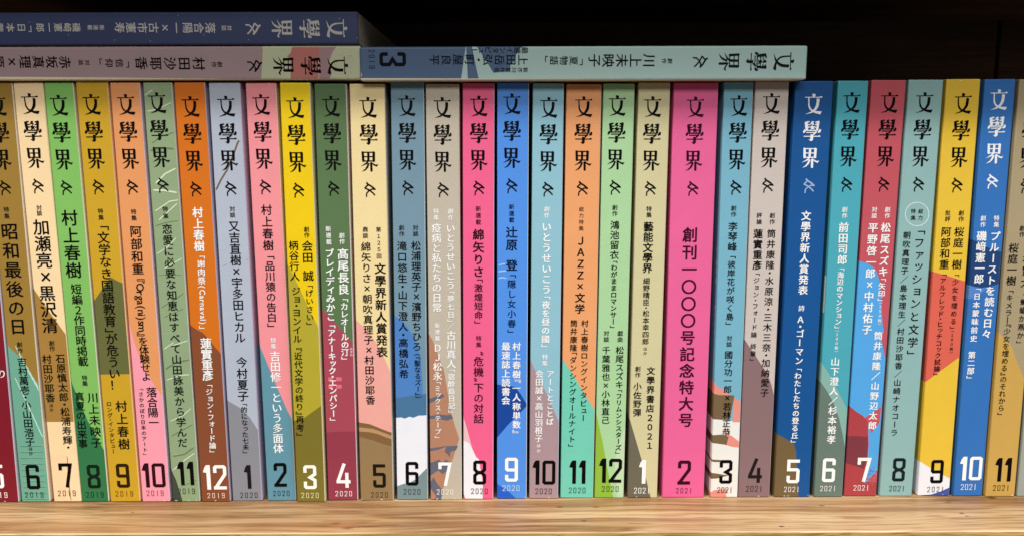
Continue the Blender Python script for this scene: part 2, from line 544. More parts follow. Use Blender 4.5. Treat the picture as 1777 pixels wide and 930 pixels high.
def cover_mesh(b, parent):
    """the wrapped paper cover: spine, front and back, cut along its printed colour fields"""
    w, h = b['w'], b['h']
    r = 1.0 if b['lying'] else 0.6
    bm = box_bm(0, w, 0, DEPTH, 0, h, r, 3)
    for col, poly in b['art']:
        for p, q in zip(poly, poly[1:] + poly[:1]):
            # only lines that really cross the spine
            if max(p[0], q[0]) < -1 or min(p[0], q[0]) > w + 1 or max(p[1], q[1]) < -1 or min(p[1], q[1]) > h + 1:
                continue
            d = Vector((q[0] - p[0], 0, q[1] - p[1]))
            if d.length < 0.02:
                continue
            no = Vector((-d.z, 0, d.x)).normalized()
            lo, hi = min(p[1], q[1]) - 0.6, max(p[1], q[1]) + 0.6
            fs = [f for f in bm.faces if f.calc_center_median().y < DEPTH - 3 and
                  min(v.co.z for v in f.verts) < hi and max(v.co.z for v in f.verts) > lo]
            g = set(fs)
            for f in fs:
                g.update(f.edges); g.update(f.verts)
            bmesh.ops.bisect_plane(bm, geom=list(g), dist=1e-4, plane_co=Vector((p[0], 0, p[1])), plane_no=no)
    mats = [paper(b['base'])]
    idx = []
    for col, poly in b['art']:
        m = paper(col)
        if m not in mats:
            mats.append(m)
        idx.append(mats.index(m))
    mats.append(paper(b['back']))
    ib = len(mats) - 1
    mats.append(paper((236, 228, 210), 'page'))
    kill = []
    bm.normal_update()
    for f in bm.faces:
        c = f.calc_center_median()
        if abs(f.normal.z) > 0.95 or f.normal.y > 0.95:
            kill.append(f)
            continue
        if f.normal.x > 0.35:
            f.material_index = ib
            continue
        p = (min(max(c.x, 0.06), w - 0.06), c.z)
        f.material_index = 0
        for (col, poly), i in zip(b['art'], idx):
            if inside(p, poly):
                f.material_index = i
    bmesh.ops.delete(bm, geom=kill, context='FACES')
    for v in bm.verts:
        v.co *= MM
    o = bm_to_obj('cover', bm, mats, parent)
    s = o.modifiers.new('thickness', 'SOLIDIFY')
    s.thickness = 0.3 * MM
    s.offset = -1
    s.material_offset = 99
    s.material_offset_rim = 99
    bm = box_bm(0.45 * MM, (w - 0.45) * MM, 0.5 * MM, (DEPTH - 0.4) * MM, 0.25 * MM, (h - 0.25) * MM)
    bm_to_obj('page_block', bm, [PAGES], parent)
    return o


def merge_into(o, ink, mats):
    """print the shapes onto an existing mesh as part of it"""
    if not ink.f:
        return
    me = o.data
    bm = bmesh.new()
    bm.from_mesh(me)
    base = []
    last = len(me.materials) - 1
    for m in mats:
        me.materials.append(m)
        base.append(len(me.materials) - 1)
    me.materials.append(me.materials[last])      # keep bare paper in the last slot
    vs = [bm.verts.new(v) for v in ink.v]
    for f, i in zip(ink.f, ink.m):
        try:
            g = bm.faces.new([vs[k] for k in f])
            g.material_index = base[i]
        except ValueError:
            pass
    bm.to_mesh(me)
    bm.free()


def worn_spots(b, cover, rnd):
    """bare paper where corners and the foot of the spine are rubbed"""
    w, h = b['w'], b['h']
    ink = Ink()
    n = rnd.choice((0, 1, 1, 2, 3))
    for _ in range(n):
        edge = rnd.random()
        if edge < 0.45:
            x, z = rnd.uniform(0.8, w - 0.8), 0.75
            a, c = rnd.uniform(0.3, 1.1), rnd.uniform(0.10, 0.28)
        elif edge < 0.75:
            x, z = rnd.choice((0.75, w - 0.75)), rnd.choice((0.9, h - 0.9))
            a, c = rnd.uniform(0.15, 0.35), rnd.uniform(0.15, 0.5)
        else:
            x, z = rnd.uniform(0.8, w - 0.8), h - 0.75
            a, c = rnd.uniform(0.3, 1.2), rnd.uniform(0.08, 0.18)
        k = 7
        ink.poly([(x + a * math.cos(6.283 * i / k) * rnd.uniform(.5, 1), z + c * math.sin(6.283 * i / k) * rnd.uniform(.5, 1)) for i in range(k)], lift=0.05)
    merge_into(cover, ink, [paper((240, 236, 228), 'page')])


def magazine(b):
    root = bpy.data.objects.new('magazine', None)
    COL.objects.link(root)
    root.location = Vector(b['o']) * MM
    root.rotation_euler = (0, math.radians(b['lean']), 0)
    root.empty_display_size = 0.01
    tag(root, b['label'], 'magazine', 'magazines lying flat on the row' if b['lying'] else 'magazines standing in a row on the shelf')
    rnd = random.Random(b['key'])
    cover = cover_mesh(b, root)
    if b['title']:
        p, c1, c2 = b['title']
        masthead(p, root, (paper(c1, 'ink'), paper(c2, 'ink')))
    cols = []
    ink = Ink()
    for s, p0, p1, size, c, bold in b['texts']:
        m = paper(c, 'ink')
        if m not in cols:
            cols.append(m)
        column(ink, s, p0, p1, size, cols.index(m), bold)
    ink.build('headline', cols, root)
    if b.get('sidemarks'):
        # pale rubbed or printed patches on the front cover just round the corner of the spine
        ink = Ink()
        for y0, y1, z0, z1 in b['sidemarks']:
            k = len(ink.v)
            for y, z in ((y1, z0), (y0, z0 + .3), (y0, z1 - .3), (y1, z1)):
                ink.v.append((-0.04 * MM, y * MM, z * MM))
            ink.f.append((k, k + 1, k + 2, k + 3)); ink.m.append(0)
        merge_into(cover, ink, [paper((214, 222, 224), 'page')])
    if b['num']:
        s, p, hh, c = b['num']
        ink = Ink()
        digits(ink, s, p, hh)
        ink.build('issue_number', [paper(c, 'ink')], root)
    if b['year']:
        s, p, hh, ww, c = b['year']
        ink = Ink()
        digits(ink, s, p, hh, False, ww)
        ink.build('year', [paper(c, 'ink')], root)
    if b['marks']:
        ink = Ink()
        cols = []
        for c, wd, pts in b['marks']:
            m = paper(c, 'ink')
            if m not in cols:
                cols.append(m)
            cl = len(pts) > 6 and pts[0] == pts[-1]
            pts = pts[:-1] if cl else pts
            # keep to the flat of the spine
            q = []
            for i in range(len(pts) - 1):
                for k in range(8):
                    q.append((pts[i][0] + (pts[i + 1][0] - pts[i][0]) * k / 8, pts[i][1] + (pts[i + 1][1] - pts[i][1]) * k / 8))
            q.append(pts[-1])
            q = [p for p in q if 0.55 < p[0] < b['w'] - 0.55]
            if len(q) > 1:
                ink.stroke(pts if cl else q, wd, cols.index(m), lift=0.04, closed=cl, taper=not cl and len(pts) > 2)
        merge_into(cover, ink, cols)
    worn_spots(b, cover, rnd)
    return root


# every magazine: o = foot of its spine (mm), w/h = spine size, lean in degrees, then its printed fields and lettering
BOOKS = [
{'key':'5-2019','o':[-269.59,-2.17,0.14],'w':15.47,'h':211.17,'lean':0.525,'lying':0,'label':'dark crimson magazine at the far left end of the standing row','base':(128,22,38),'left':None,'back':(205,205,215),'art':[],'title':None,'texts':[('り',(12.54,70.71),(12.99,65.93),4.79,(250,250,248),0)],'num':('5',(5.56,14.12),12.73,(250,250,248)),'year':('2019',(5.22,4.14),3.12,9.47,(250,250,248)),'marks':[]},
{'key':'6-2019','o':[-252.86,-1.68,0.03],'w':14.48,'h':211.03,'lean':0.102,'lying':0,'label':'mustard brown magazine with teal lower half and black number 6,dated 2019','base':(158,124,52),'left':None,'back':(240,225,205),'art':[((112,172,148),[(-1.85,84.63),(-0.05,83.0),(6.21,76.31),(14.66,61.17),(21.89,52.61),(17.15,-3.08),(-5.85,-3.05)])],'title':((6.6,205.1),(12,8,10),(12,8,10)),'texts':[('特集',(6.18,152.14),(6.1,145.67),2.76,(35,30,30),0),('昭和最後の日',(6.7,144.54),(6.4,87.73),8.6,(12,8,10),0),('創作',(6.42,84.79),(6.42,78.57),2.86,(35,30,30),0),('吉村萬壱・小山田浩子',(6.84,76.79),(7.13,30.14),4.94,(12,8,10),0),('ほか',(7.11,29.98),(6.96,25.06),2.13,(35,30,30),0)],'num':('6',(6.91,13.68),13.24,(12,8,10)),'year':('2019',(6.71,4.02),2.97,9.48,(25,60,50)),'marks':[((190,230,212),0.351,[(4.33,82.43),(7.79,72.93)]),((190,230,212),0.352,[(5.52,79.76),(8.99,70.24)]),((190,230,212),0.352,[(6.72,77.09),(10.2,67.55)]),((190,230,212),0.352,[(7.92,74.41),(11.4,64.86)]),((190,230,212),0.353,[(9.12,71.73),(12.61,62.16)]),((190,230,212),0.354,[(10.33,69.05),(13.83,59.45)]),((190,230,212),0.354,[(11.54,66.35),(15.04,56.74)]),((190,230,212),0.355,[(12.75,63.66),(16.26,54.03)]),((190,230,212),0.355,[(13.96,60.96),(17.48,51.31)]),((190,230,212),0.356,[(15.17,58.25),(18.7,48.58)]),((190,230,212),0.324,[(2.53,66.07),(5.82,57.66)]),((190,230,212),0.326,[(3.91,62.17),(7.21,53.74)]),((190,230,212),0.326,[(5.29,58.26),(8.6,49.8)]),((190,230,212),0.327,[(6.68,54.34),(10.0,45.86)]),((190,230,212),0.327,[(8.07,50.41),(11.4,41.91)]),((190,230,212),0.328,[(9.47,46.47),(12.8,37.94)]),((190,230,212),0.329,[(10.87,42.51),(14.21,33.96)]),((190,230,212),0.33,[(12.27,38.55),(15.63,29.97)]),((60,115,98),0.302,[(1.53,29.99),(6.83,30.17),(17.42,30.27)]),((60,115,98),0.302,[(1.51,26.85),(6.82,27.03),(17.41,27.14)]),((60,115,98),0.302,[(1.49,23.71),(6.8,23.89),(17.4,24.0)]),((60,115,98),0.303,[(1.46,20.56),(6.78,20.74),(17.4,20.84)]),((60,115,98),0.303,[(1.44,17.4),(6.76,17.58),(17.39,17.69)]),((60,115,98),0.304,[(1.41,14.24),(6.75,14.41),(17.39,14.52)]),((60,115,98),0.304,[(1.39,11.06),(6.73,11.24),(17.38,11.35)]),((60,115,98),0.305,[(1.37,7.88),(6.71,8.06),(17.38,8.17)]),((60,115,98),0.306,[(1.34,4.7),(6.69,4.88),(17.37,4.99)]),((60,115,98),0.306,[(1.32,1.5),(6.68,1.68),(17.37,1.79)])]},
{'key':'7-2019','o':[-236.36,-1.59,0.0],'w':14.2,'h':210.99,'lean':-0.325,'lying':0,'label':'cream magazine with brown middle section and black number 7,dated 2019','base':(250,220,170),'left':None,'back':(248,225,175),'art':[((170,128,60),[(-3.85,117.52),(-0.02,111.83),(6.48,100.4),(14.15,87.87),(18.33,80.57),(14.97,42.83),(-11.18,43.06)]),((250,216,170),[(-8.22,24.88),(-0.4,25.21),(7.48,25.24),(8.84,24.43),(7.1,-3.19),(-10.92,-3.03)]),((253,222,176),[(9.24,24.73),(10.07,25.51),(15.59,25.66),(17.49,25.65),(15.92,-3.27),(7.1,-3.19)])],'title':((7.2,205.82),(12,8,10),(12,8,10)),'texts':[('対談',(6.79,152.63),(6.7,147.28),2.75,(35,30,30),0),('加瀬亮×黒沢清',(6.99,145.87),(6.58,88.82),8.28,(12,8,10),0),('創作',(6.68,85.28),(6.59,79.66),2.86,(35,30,30),0),('石原慎太郎・松浦寿輝・',(10.23,78.45),(10.0,28.0),4.95,(12,8,10),0),('村田沙耶香',(3.42,78.21),(3.23,53.06),4.94,(12,8,10),0),('ほか',(3.41,52.76),(3.36,48.22),2.1,(35,30,30),0)],'num':('7',(7.46,14.46),13.02,(12,8,10)),'year':('2019',(7.01,4.76),3.13,9.19,(75,55,45)),'marks':[((140,92,42),0.392,[(8.99,24.93),(8.61,12.54),(8.84,0.35)])]},
{'key':'8-2019','o':[-221.94,-1.69,0.0],'w':13.96,'h':210.94,'lean':-0.251,'lying':0,'label':'light green magazine turning dark green low down,black number 8,dated 2019','base':(132,192,98),'left':None,'back':(240,232,205),'art':[((48,120,72),[(-4.13,71.96),(0.28,63.73),(6.52,43.72),(14.49,25.88),(20.1,12.86),(18.81,-3.27),(-10.9,-3.04)])],'title':((6.34,205.05),(12,8,10),(12,8,10)),'texts':[('村上春樹',(6.67,150.63),(6.3,116.33),8.26,(12,8,10),0),('短編２作同時掲載',(6.79,113.88),(7.02,71.92),5.47,(12,8,10),0),('特集',(7.07,67.45),(7.0,61.61),2.89,(35,30,30),0),('川上未映子',(10.39,58.73),(10.08,28.93),5.63,(12,8,10),0),('真夏の出来事',(3.71,58.78),(3.17,28.98),4.99,(12,8,10),0)],'num':('8',(7.25,13.81),12.72,(18,34,22)),'year':('2019',(7.02,3.98),3.12,9.04,(15,62,42)),'marks':[]},
{'key':'9-2019','o':[-207.08,-1.8,0.0],'w':15.21,'h':211.5,'lean':-0.153,'lying':0,'label':'mustard yellow magazine with olive patch in the middle and black number 9,dated 2019','base':(206,164,38),'left':None,'back':(248,205,160),'art':[((104,106,58),[(-2.05,102.05),(0.22,105.29),(3.81,110.13),(9.15,117.13),(12.19,115.34),(14.72,114.11),(18.16,114.08),(16.96,67.83),(-1.02,67.64),(-0.99,102.89)])],'title':((6.79,205.41),(12,8,10),(12,8,10)),'texts':[('特集',(6.94,151.16),(7.0,144.97),2.75,(35,30,30),0),('「文学なき国語教育」が危うい！',(7.38,142.71),(7.31,59.35),6.14,(12,8,10),0),('村上春樹',(9.46,54.52),(9.25,27.87),6.12,(12,8,10),0),('ロング・インタビュー',(3.31,53.95),(3.51,25.9),2.74,(12,8,10),0)],'num':('9',(7.43,14.27),13.02,(45,30,8)),'year':('2019',(7.38,4.54),2.97,9.04,(120,70,25)),'marks':[]},
{'key':'10-2019','o':[-190.66,-1.91,0.0],'w':14.25,'h':210.83,'lean':-0.18,'lying':0,'label':'orange magazine with pale pink lower part and dark number 10,dated 2019','base':(232,156,98),'left':None,'back':(235,205,225),'art':[((250,160,176),[(-1.59,102.86),(0.45,94.09),(1.94,85.26),(4.15,76.37),(8.07,66.82),(14.25,55.82),(19.0,48.69),(16.5,-9.43),(-14.75,-9.23)])],'title':((7.04,205.29),(12,8,10),(12,8,10)),'texts':[('特集',(6.76,150.84),(6.72,144.65),2.75,(35,30,30),0),('阿部和重',(7.13,142.67),(6.7,118.15),5.99,(12,8,10),0),('『Orga(ni)sm』',(7.0,116.42),(6.4,87.3),5.45,(12,8,10),0),('を体験せよ',(6.67,87.0),(6.88,64.43),5.07,(12,8,10),0),('落合陽一',(8.96,61.12),(8.89,39.95),5.46,(12,8,10),0),('「さかのぼり日本のアート」',(3.55,60.55),(3.42,25.27),2.57,(12,8,10),0)],'num':('10',(6.84,14.47),13.01,(50,10,25)),'year':('2019',(6.85,4.82),3.03,8.79,(150,60,75)),'marks':[]},
{'key':'11-2019','o':[-174.77,-2.02,0.0],'w':13.86,'h':210.77,'lean':-0.213,'lying':0,'label':'sage green magazine with fine pale grass streaks and black number 11,dated 2019','base':(146,168,128),'left':None,'back':(215,215,205),'art':[((62,72,60),[(-2.02,23.01),(0.01,18.01),(2.41,11.48),(4.75,0.89),(4.76,-3.16),(-3.86,-3.1)])],'title':((6.22,206.05),(12,8,10),(12,8,10)),'texts':[('特集',(6.54,152.2),(6.49,145.45),2.74,(35,30,30),0),('恋愛に必要な知恵はすべて山田詠美から学んだ',(6.77,143.48),(6.97,29.24),5.23,(12,8,10),0)],'num':('11',(7.35,15.46),12.6,(12,8,10)),'year':('2019',(7.25,5.89),3.06,8.72,(50,70,45)),'marks':[((222,230,200),0.376,[(0.03,204.47),(4.45,207.24)]),((222,230,200),0.378,[(0.3,197.12),(5.83,198.09),(13.22,201.38)]),((112,135,98),0.476,[(2.28,182.27),(7.67,185.62),(13.27,187.27)]),((112,135,98),0.954,[(0.29,178.55),(7.26,179.86),(13.56,179.48)]),((222,230,200),0.707,[(2.59,162.8),(7.77,167.57),(13.83,170.47)]),((222,230,200),0.771,[(0.43,159.71),(6.51,159.53),(12.87,158.38)]),((222,230,200),0.517,[(8.55,154.12),(13.81,154.92)]),((222,230,200),0.485,[(0.46,148.77),(9.34,154.44)]),((222,230,200),0.486,[(3.19,145.21),(13.63,154.1)]),((112,135,98),0.39,[(0.21,142.08),(7.06,144.24),(13.4,144.98)]),((222,230,200),0.425,[(0.56,128.41),(6.18,131.72),(11.1,136.62)]),((222,230,200),0.394,[(4.26,121.35),(14.17,127.04)]),((112,135,98),0.329,[(0.84,118.0),(6.82,118.28),(14.36,118.06)]),((112,135,98),0.432,[(0.04,101.17),(8.36,105.99),(14.23,110.16)]),((112,135,98),0.334,[(0.49,96.27),(13.68,101.89)]),((222,230,200),0.436,[(4.72,82.27),(14.18,85.26)]),((222,230,200),0.437,[(0.43,80.29),(5.99,84.07)]),((112,135,98),0.811,[(0.16,69.95),(6.21,73.75),(14.26,75.61)]),((222,230,200),0.441,[(0.91,64.64),(8.56,67.19),(14.38,67.54)]),((222,230,200),0.412,[(0.5,42.75),(8.08,46.13),(14.06,51.26)]),((112,135,98),0.517,[(0.23,34.88),(7.59,38.77),(14.45,42.65)]),((112,135,98),0.762,[(1.43,24.77),(7.67,25.92),(14.44,30.83)]),((222,230,200),0.453,[(0.89,17.0),(7.94,22.94),(14.59,27.36)]),((112,135,98),0.419,[(4.59,8.46),(10.48,10.93),(14.39,12.4)])]},
{'key':'12-2019','o':[-160.0,-2.13,0.0],'w':14.76,'h':210.72,'lean':-0.203,'lying':0,'label':'bright orange magazine turning brown low down,white number 12,dated 2019','base':(216,114,22),'left':None,'back':(190,180,205),'art':[((136,76,46),[(-2.59,95.52),(0.37,92.72),(3.39,90.5),(6.16,89.01),(8.83,85.76),(12.01,81.31),(15.24,77.44),(17.87,73.27),(23.02,67.28),(18.67,-9.45),(-6.62,-9.27)])],'title':((7.29,204.24),(12,8,10),(12,8,10)),'texts':[('村上春樹',(7.5,151.6),(7.18,129.54),5.35,(250,250,248),1),('「謝肉祭(Carnaval)」',(7.69,127.82),(6.42,90.77),4.02,(250,250,248),0),('蓮實重彥',(7.43,86.36),(7.35,64.39),5.7,(250,250,248),1),('「ジョン・フォード論」',(7.47,62.59),(7.48,26.46),3.69,(250,250,248),0)],'num':('12',(7.63,13.35),13.22,(250,250,248)),'year':('2019',(7.55,3.51),2.82,8.88,(250,225,205)),'marks':[]},
{'key':'1-2020','o':[-144.27,-1.36,0.0],'w':15.09,'h':210.73,'lean':-0.069,'lying':0,'label':'pale blue grey magazine with thin brown grass blade and black number 1,dated 2020','base':(180,189,204),'left':None,'back':(205,190,215),'art':[((140,142,150),[(-0.65,54.36),(0.9,53.38),(6.17,50.04),(11.07,44.82),(14.53,38.62),(16.32,36.73),(19.95,33.46),(18.13,-3.62),(-3.94,-3.52)])],'title':((7.86,204.39),(12,8,10),(12,8,10)),'texts':[('対談',(8.11,151.92),(8.06,146.01),2.75,(35,30,30),0),('又吉直樹×宇多田ヒカル',(8.41,144.74),(8.33,83.48),5.68,(12,8,10),0),('今村夏子',(8.54,76.66),(8.24,53.29),5.74,(12,8,10),0),('「的になった七未」',(8.39,52.38),(8.15,25.81),3.39,(12,8,10),0)],'num':('1',(8.27,13.24),12.74,(30,26,30)),'year':('2020',(8.44,3.36),2.98,8.89,(45,45,52)),'marks':[((118,104,88),0.895,[(0.22,158.82),(3.21,164.39),(6.25,168.82),(9.71,175.72),(12.28,182.04),(13.19,183.41)]),((150,157,175),0.229,[(1.62,122.27),(4.26,123.69)]),((150,157,175),0.228,[(13.16,125.37),(16.64,126.79)])]},
{'key':'2-2020','o':[-126.33,-1.21,0.0],'w':14.64,'h':210.55,'lean':-0.185,'lying':0,'label':'salmon pink magazine with slate blue lower part and black number 2,dated 2020','base':(244,150,156),'left':None,'back':(242,224,208),'art':[((98,150,168),[(-4.33,90.63),(-0.09,82.99),(5.6,66.63),(12.23,48.61),(16.51,39.25),(16.45,-3.77),(-9.46,-3.6)])],'title':((7.05,205.09),(12,8,10),(12,8,10)),'texts':[('村上春樹',(7.06,152.83),(7.05,129.6),5.5,(12,8,10),0),('「品川猿の告白」',(7.32,127.6),(6.94,91.34),5.11,(12,8,10),0),('特集',(7.09,86.33),(7.13,80.27),2.85,(250,250,248),0),('吉田修一という多面体',(7.61,79.37),(6.85,25.69),5.41,(250,250,248),0)],'num':('2',(7.2,14.21),12.93,(12,8,10)),'year':('2020',(7.2,4.21),2.88,8.46,(35,60,72)),'marks':[]},
{'key':'3-2020','o':[-110.71,-2.96,0.04],'w':14.43,'h':210.37,'lean':0.147,'lying':0,'label':'bright yellow magazine with olive lower half and white number 3,dated 2020','base':(240,204,8),'left':None,'back':(238,230,185),'art':[((182,168,48),[(-1.1,126.07),(1.45,120.88),(6.17,110.02),(10.54,99.48),(14.99,90.09),(18.73,82.28),(17.91,34.48),(-4.97,34.5)]),((124,114,42),[(-1.17,42.84),(1.22,44.01),(5.69,45.28),(10.32,48.69),(14.94,52.0),(18.97,54.71),(17.02,-2.95),(-3.05,-2.93)])],'title':((7.01,203.51),(12,8,10),(12,8,10)),'texts':[('創作',(10.17,141.96),(10.18,136.31),2.75,(35,30,30),0),('会田\u3000誠',(10.27,135.17),(10.15,114.9),5.52,(12,8,10),0),('「げいさい」',(10.43,113.17),(10.18,92.85),3.89,(12,8,10),0),('柄谷行人',(3.51,135.18),(3.54,114.9),4.91,(12,8,10),0),('ジョ・ヨンイル',(3.86,112.31),(3.52,83.76),4.51,(12,8,10),0),('『近代文学の終り』再考」',(3.64,81.7),(3.11,35.51),4.27,(12,8,10),0)],'num':('3',(7.13,13.65),12.99,(252,250,240)),'year':('2020',(6.74,3.81),2.96,8.87,(240,225,170)),'marks':[]},
{'key':'4-2020','o':[-95.19,-1.02,0.07],'w':15.35,'h':210.06,'lean':0.262,'lying':0,'label':'moss green magazine with crimson lower half and white number 4,dated 2020','base':(90,119,77),'left':None,'back':(240,225,228),'art':[((170,72,88),[(-2.24,105.53),(0.22,100.4),(3.87,96.56),(7.35,92.29),(12.41,86.54),(16.3,81.58),(20.21,76.78),(19.1,33.72),(-4.71,33.68)]),((150,58,76),[(-1.45,36.75),(2.33,36.76),(8.02,37.06),(17.02,37.17),(18.44,37.17),(17.37,-3.9),(-2.8,-3.93)])],'title':((7.79,204.23),(12,8,10),(12,8,10)),'texts':[('創作',(11.08,138.73),(11.19,132.75),2.77,(250,250,248),0),('髙尾長良',(11.42,131.04),(11.1,107.71),5.58,(250,250,248),1),('「カレオールの汀」',(11.33,105.96),(10.99,74.61),4.08,(250,250,248),1),('みぎわ',(14.13,81.15),(14.14,76.4),1.43,(250,250,248),0),('新連載',(4.55,142.12),(4.66,132.46),2.76,(250,250,248),0),('ブレイディみかこ',(4.8,130.75),(4.44,94.41),4.63,(250,250,248),1),('「アナーキック・エンパシー」',(4.53,92.65),(4.21,42.67),4.11,(250,250,248),1)],'num':('4',(8.23,13.56),13.06,(250,250,248)),'year':('2020',(8.1,3.84),2.92,8.61,(250,235,235)),'marks':[((228,110,128),1.921,[(2.09,64.51),(4.53,64.61)]),((228,110,128),1.918,[(6.03,64.52),(8.84,64.62)]),((228,110,128),1.925,[(1.97,60.64),(4.41,60.74)]),((228,110,128),1.925,[(5.91,60.64),(8.73,60.74)])]},
{'key':'5-2020','o':[-78.38,-1.35,0.09],'w':16.9,'h':209.85,'lean':0.29,'lying':0,'label':'cream magazine with pink middle and tan foot striped brown,number 5,dated 2020','base':(242,220,162),'left':None,'back':(210,205,195),'art':[((242,172,160),[(-3.52,96.45),(0.73,94.41),(4.66,90.89),(7.72,86.78),(10.5,82.35),(13.26,76.72),(15.47,71.67),(17.1,66.29),(20.07,54.87),(19.43,21.26),(-5.63,21.22)]),((132,98,60),[(-1.02,42.51),(0.85,41.93),(5.55,41.15),(11.16,38.8),(14.91,37.23),(19.62,35.95),(19.82,-3.8),(-2.25,-3.84)]),((190,148,106),[(-1.11,39.36),(0.78,39.37),(7.38,38.59),(13.0,36.43),(17.88,34.47),(19.58,33.88),(19.54,32.1),(17.85,32.69),(13.9,34.06),(9.21,36.03),(5.45,36.81),(0.73,37.2),(-1.16,37.39)]),((152,124,84),[(-1.23,34.63),(0.65,34.24),(6.3,32.76),(10.99,30.99),(14.76,29.81),(19.48,28.92),(19.82,-3.8),(-2.25,-3.84)])],'title':((8.63,203.61),(12,8,10),(12,8,10)),'texts':[('第１２５回',(12.33,141.82),(12.33,125.45),2.61,(35,30,30),0),('文學界新人賞発表',(12.72,123.87),(12.72,75.83),5.74,(12,8,10),1),('鼎談',(5.87,141.67),(5.89,135.57),2.76,(35,30,30),0),('綿矢りさ×朝吹真理子×村田沙耶香',(5.91,134.29),(6.29,51.22),4.94,(12,8,10),0)],'num':('5',(9.94,13.49),12.74,(30,24,20)),'year':('2020',(9.74,3.27),2.98,8.61,(75,60,45)),'marks':[]},
{'key':'6-2020','o':[-59.69,-0.59,0.14],'w':15.89,'h':210.85,'lean':0.519,'lying':0,'label':'grey blue magazine with white lower part and black number 6,dated 2020','base':(118,150,168),'left':None,'back':(205,222,230),'art':[((78,132,200),[(-4.02,99.09),(0.4,96.77),(3.67,94.44),(6.79,90.93),(9.33,86.81),(11.86,80.61),(13.22,72.58),(13.7,63.6),(13.9,54.56),(-4.79,53.84)]),((72,118,158),[(-0.92,54.28),(0.96,54.48),(7.57,55.69),(12.28,56.4),(17.93,57.12),(17.74,35.92),(-1.21,35.81)]),((240,242,250),[(-1.09,43.89),(0.81,44.1),(2.51,44.31),(4.58,43.73),(6.96,44.73),(8.84,44.15),(11.69,45.34),(14.05,45.36),(17.83,45.97),(17.39,-4.21),(-1.85,-4.33)]),((122,146,148),[(-1.68,6.32),(0.26,7.54),(3.14,8.67),(6.5,9.4),(9.39,11.12),(11.81,13.45),(15.19,16.98),(18.56,20.01),(18.35,-4.21),(-1.85,-4.33)])],'title':((7.61,204.3),(12,8,10),(12,8,10)),'texts':[('対談',(11.14,142.39),(11.21,136.42),2.77,(35,30,30),0),('松浦理英子×濱野ちひろ',(11.27,134.57),(11.14,78.82),4.95,(12,8,10),0),('（『聖なるズー』）',(11.19,77.93),(11.56,54.24),3.35,(12,8,10),0),('創作',(4.27,142.34),(4.33,136.38),2.76,(35,30,30),0),('滝口悠生・山下澄人・高橋弘希',(4.38,134.53),(4.4,64.45),4.94,(12,8,10),0)],'num':('6',(7.86,14.33),12.86,(12,8,10)),'year':('2020',(7.71,4.51),3.08,8.67,(60,75,85)),'marks':[]},
{'key':'7-2020','o':[-42.36,-0.92,0.1],'w':16.01,'h':209.77,'lean':0.365,'lying':0,'label':'beige magazine with brown and slate angular pattern at lower left,white number 7,dated 2020','base':(196,186,168),'left':None,'back':(238,226,212),'art':[((184,132,104),[(-2.46,93.29),(-0.08,88.0),(2.32,83.88),(4.56,77.06),(7.38,69.62),(9.31,57.62),(10.97,46.72),(12.97,39.42),(14.98,32.99),(13.48,28.68),(11.97,23.12),(9.85,17.23),(7.72,10.06),(5.89,4.74),(4.65,-0.91),(-3.68,-0.94)]),((102,104,120),[(-1.7,53.78),(0.66,54.37),(3.96,55.55),(6.79,56.73),(7.72,55.37),(3.94,53.41),(-1.74,51.15)]),((102,104,120),[(-1.8,45.76),(1.02,45.28),(4.81,45.98),(8.58,45.6),(11.03,46.0),(11.96,43.84),(8.55,42.65),(3.84,43.81),(-1.83,43.31)]),((102,104,120),[(-2.03,27.49),(1.78,28.2),(6.53,29.01),(14.32,29.53),(13.36,27.04),(10.31,26.04),(10.28,23.05),(8.87,24.84),(7.46,26.03),(8.24,28.81),(3.66,27.01),(-2.05,26.0)]),((102,104,120),[(-2.12,20.01),(1.22,20.52),(4.56,22.03),(6.45,20.04),(7.9,22.04),(10.26,20.55),(10.24,17.55),(6.39,14.03),(4.03,16.03),(1.14,14.01),(-2.22,11.99)]),((102,104,120),[(-2.24,10.99),(0.14,9.99),(1.6,12.51),(3.48,8.99),(5.84,5.98),(6.3,4.46),(5.3,-0.1),(1.46,-0.11),(2.92,1.92),(0.38,5.96),(-2.31,4.94)])],'title':((7.9,203.39),(12,8,10),(12,8,10)),'texts':[('創作',(11.51,150.42),(11.46,144.21),2.75,(250,250,248),0),('いとうせいこう',(11.45,142.8),(11.27,109.98),4.61,(250,250,248),0),('「夢七日」／',(11.27,109.54),(11.25,89.66),3.6,(250,250,248),0),('古川真人',(11.25,89.51),(11.21,69.93),4.9,(250,250,248),0),('「宿酔島日記」',(11.21,69.63),(11.27,46.72),3.68,(250,250,248),0),('特集',(4.47,150.4),(4.4,144.19),2.76,(250,250,248),0),('疫病と私たちの日常',(4.45,143.06),(4.35,98.74),4.91,(250,250,248),0),('新連載',(4.44,93.61),(4.4,83.88),2.69,(250,250,248),0),('ＤＪ松永',(4.45,82.99),(4.28,63.62),4.77,(250,250,248),0),('「ミックス・テープ」',(4.27,63.17),(4.17,33.26),3.37,(250,250,248),0)],'num':('7',(7.54,14.18),12.74,(250,250,248)),'year':('2020',(7.45,4.51),2.98,8.46,(250,245,235)),'marks':[]},
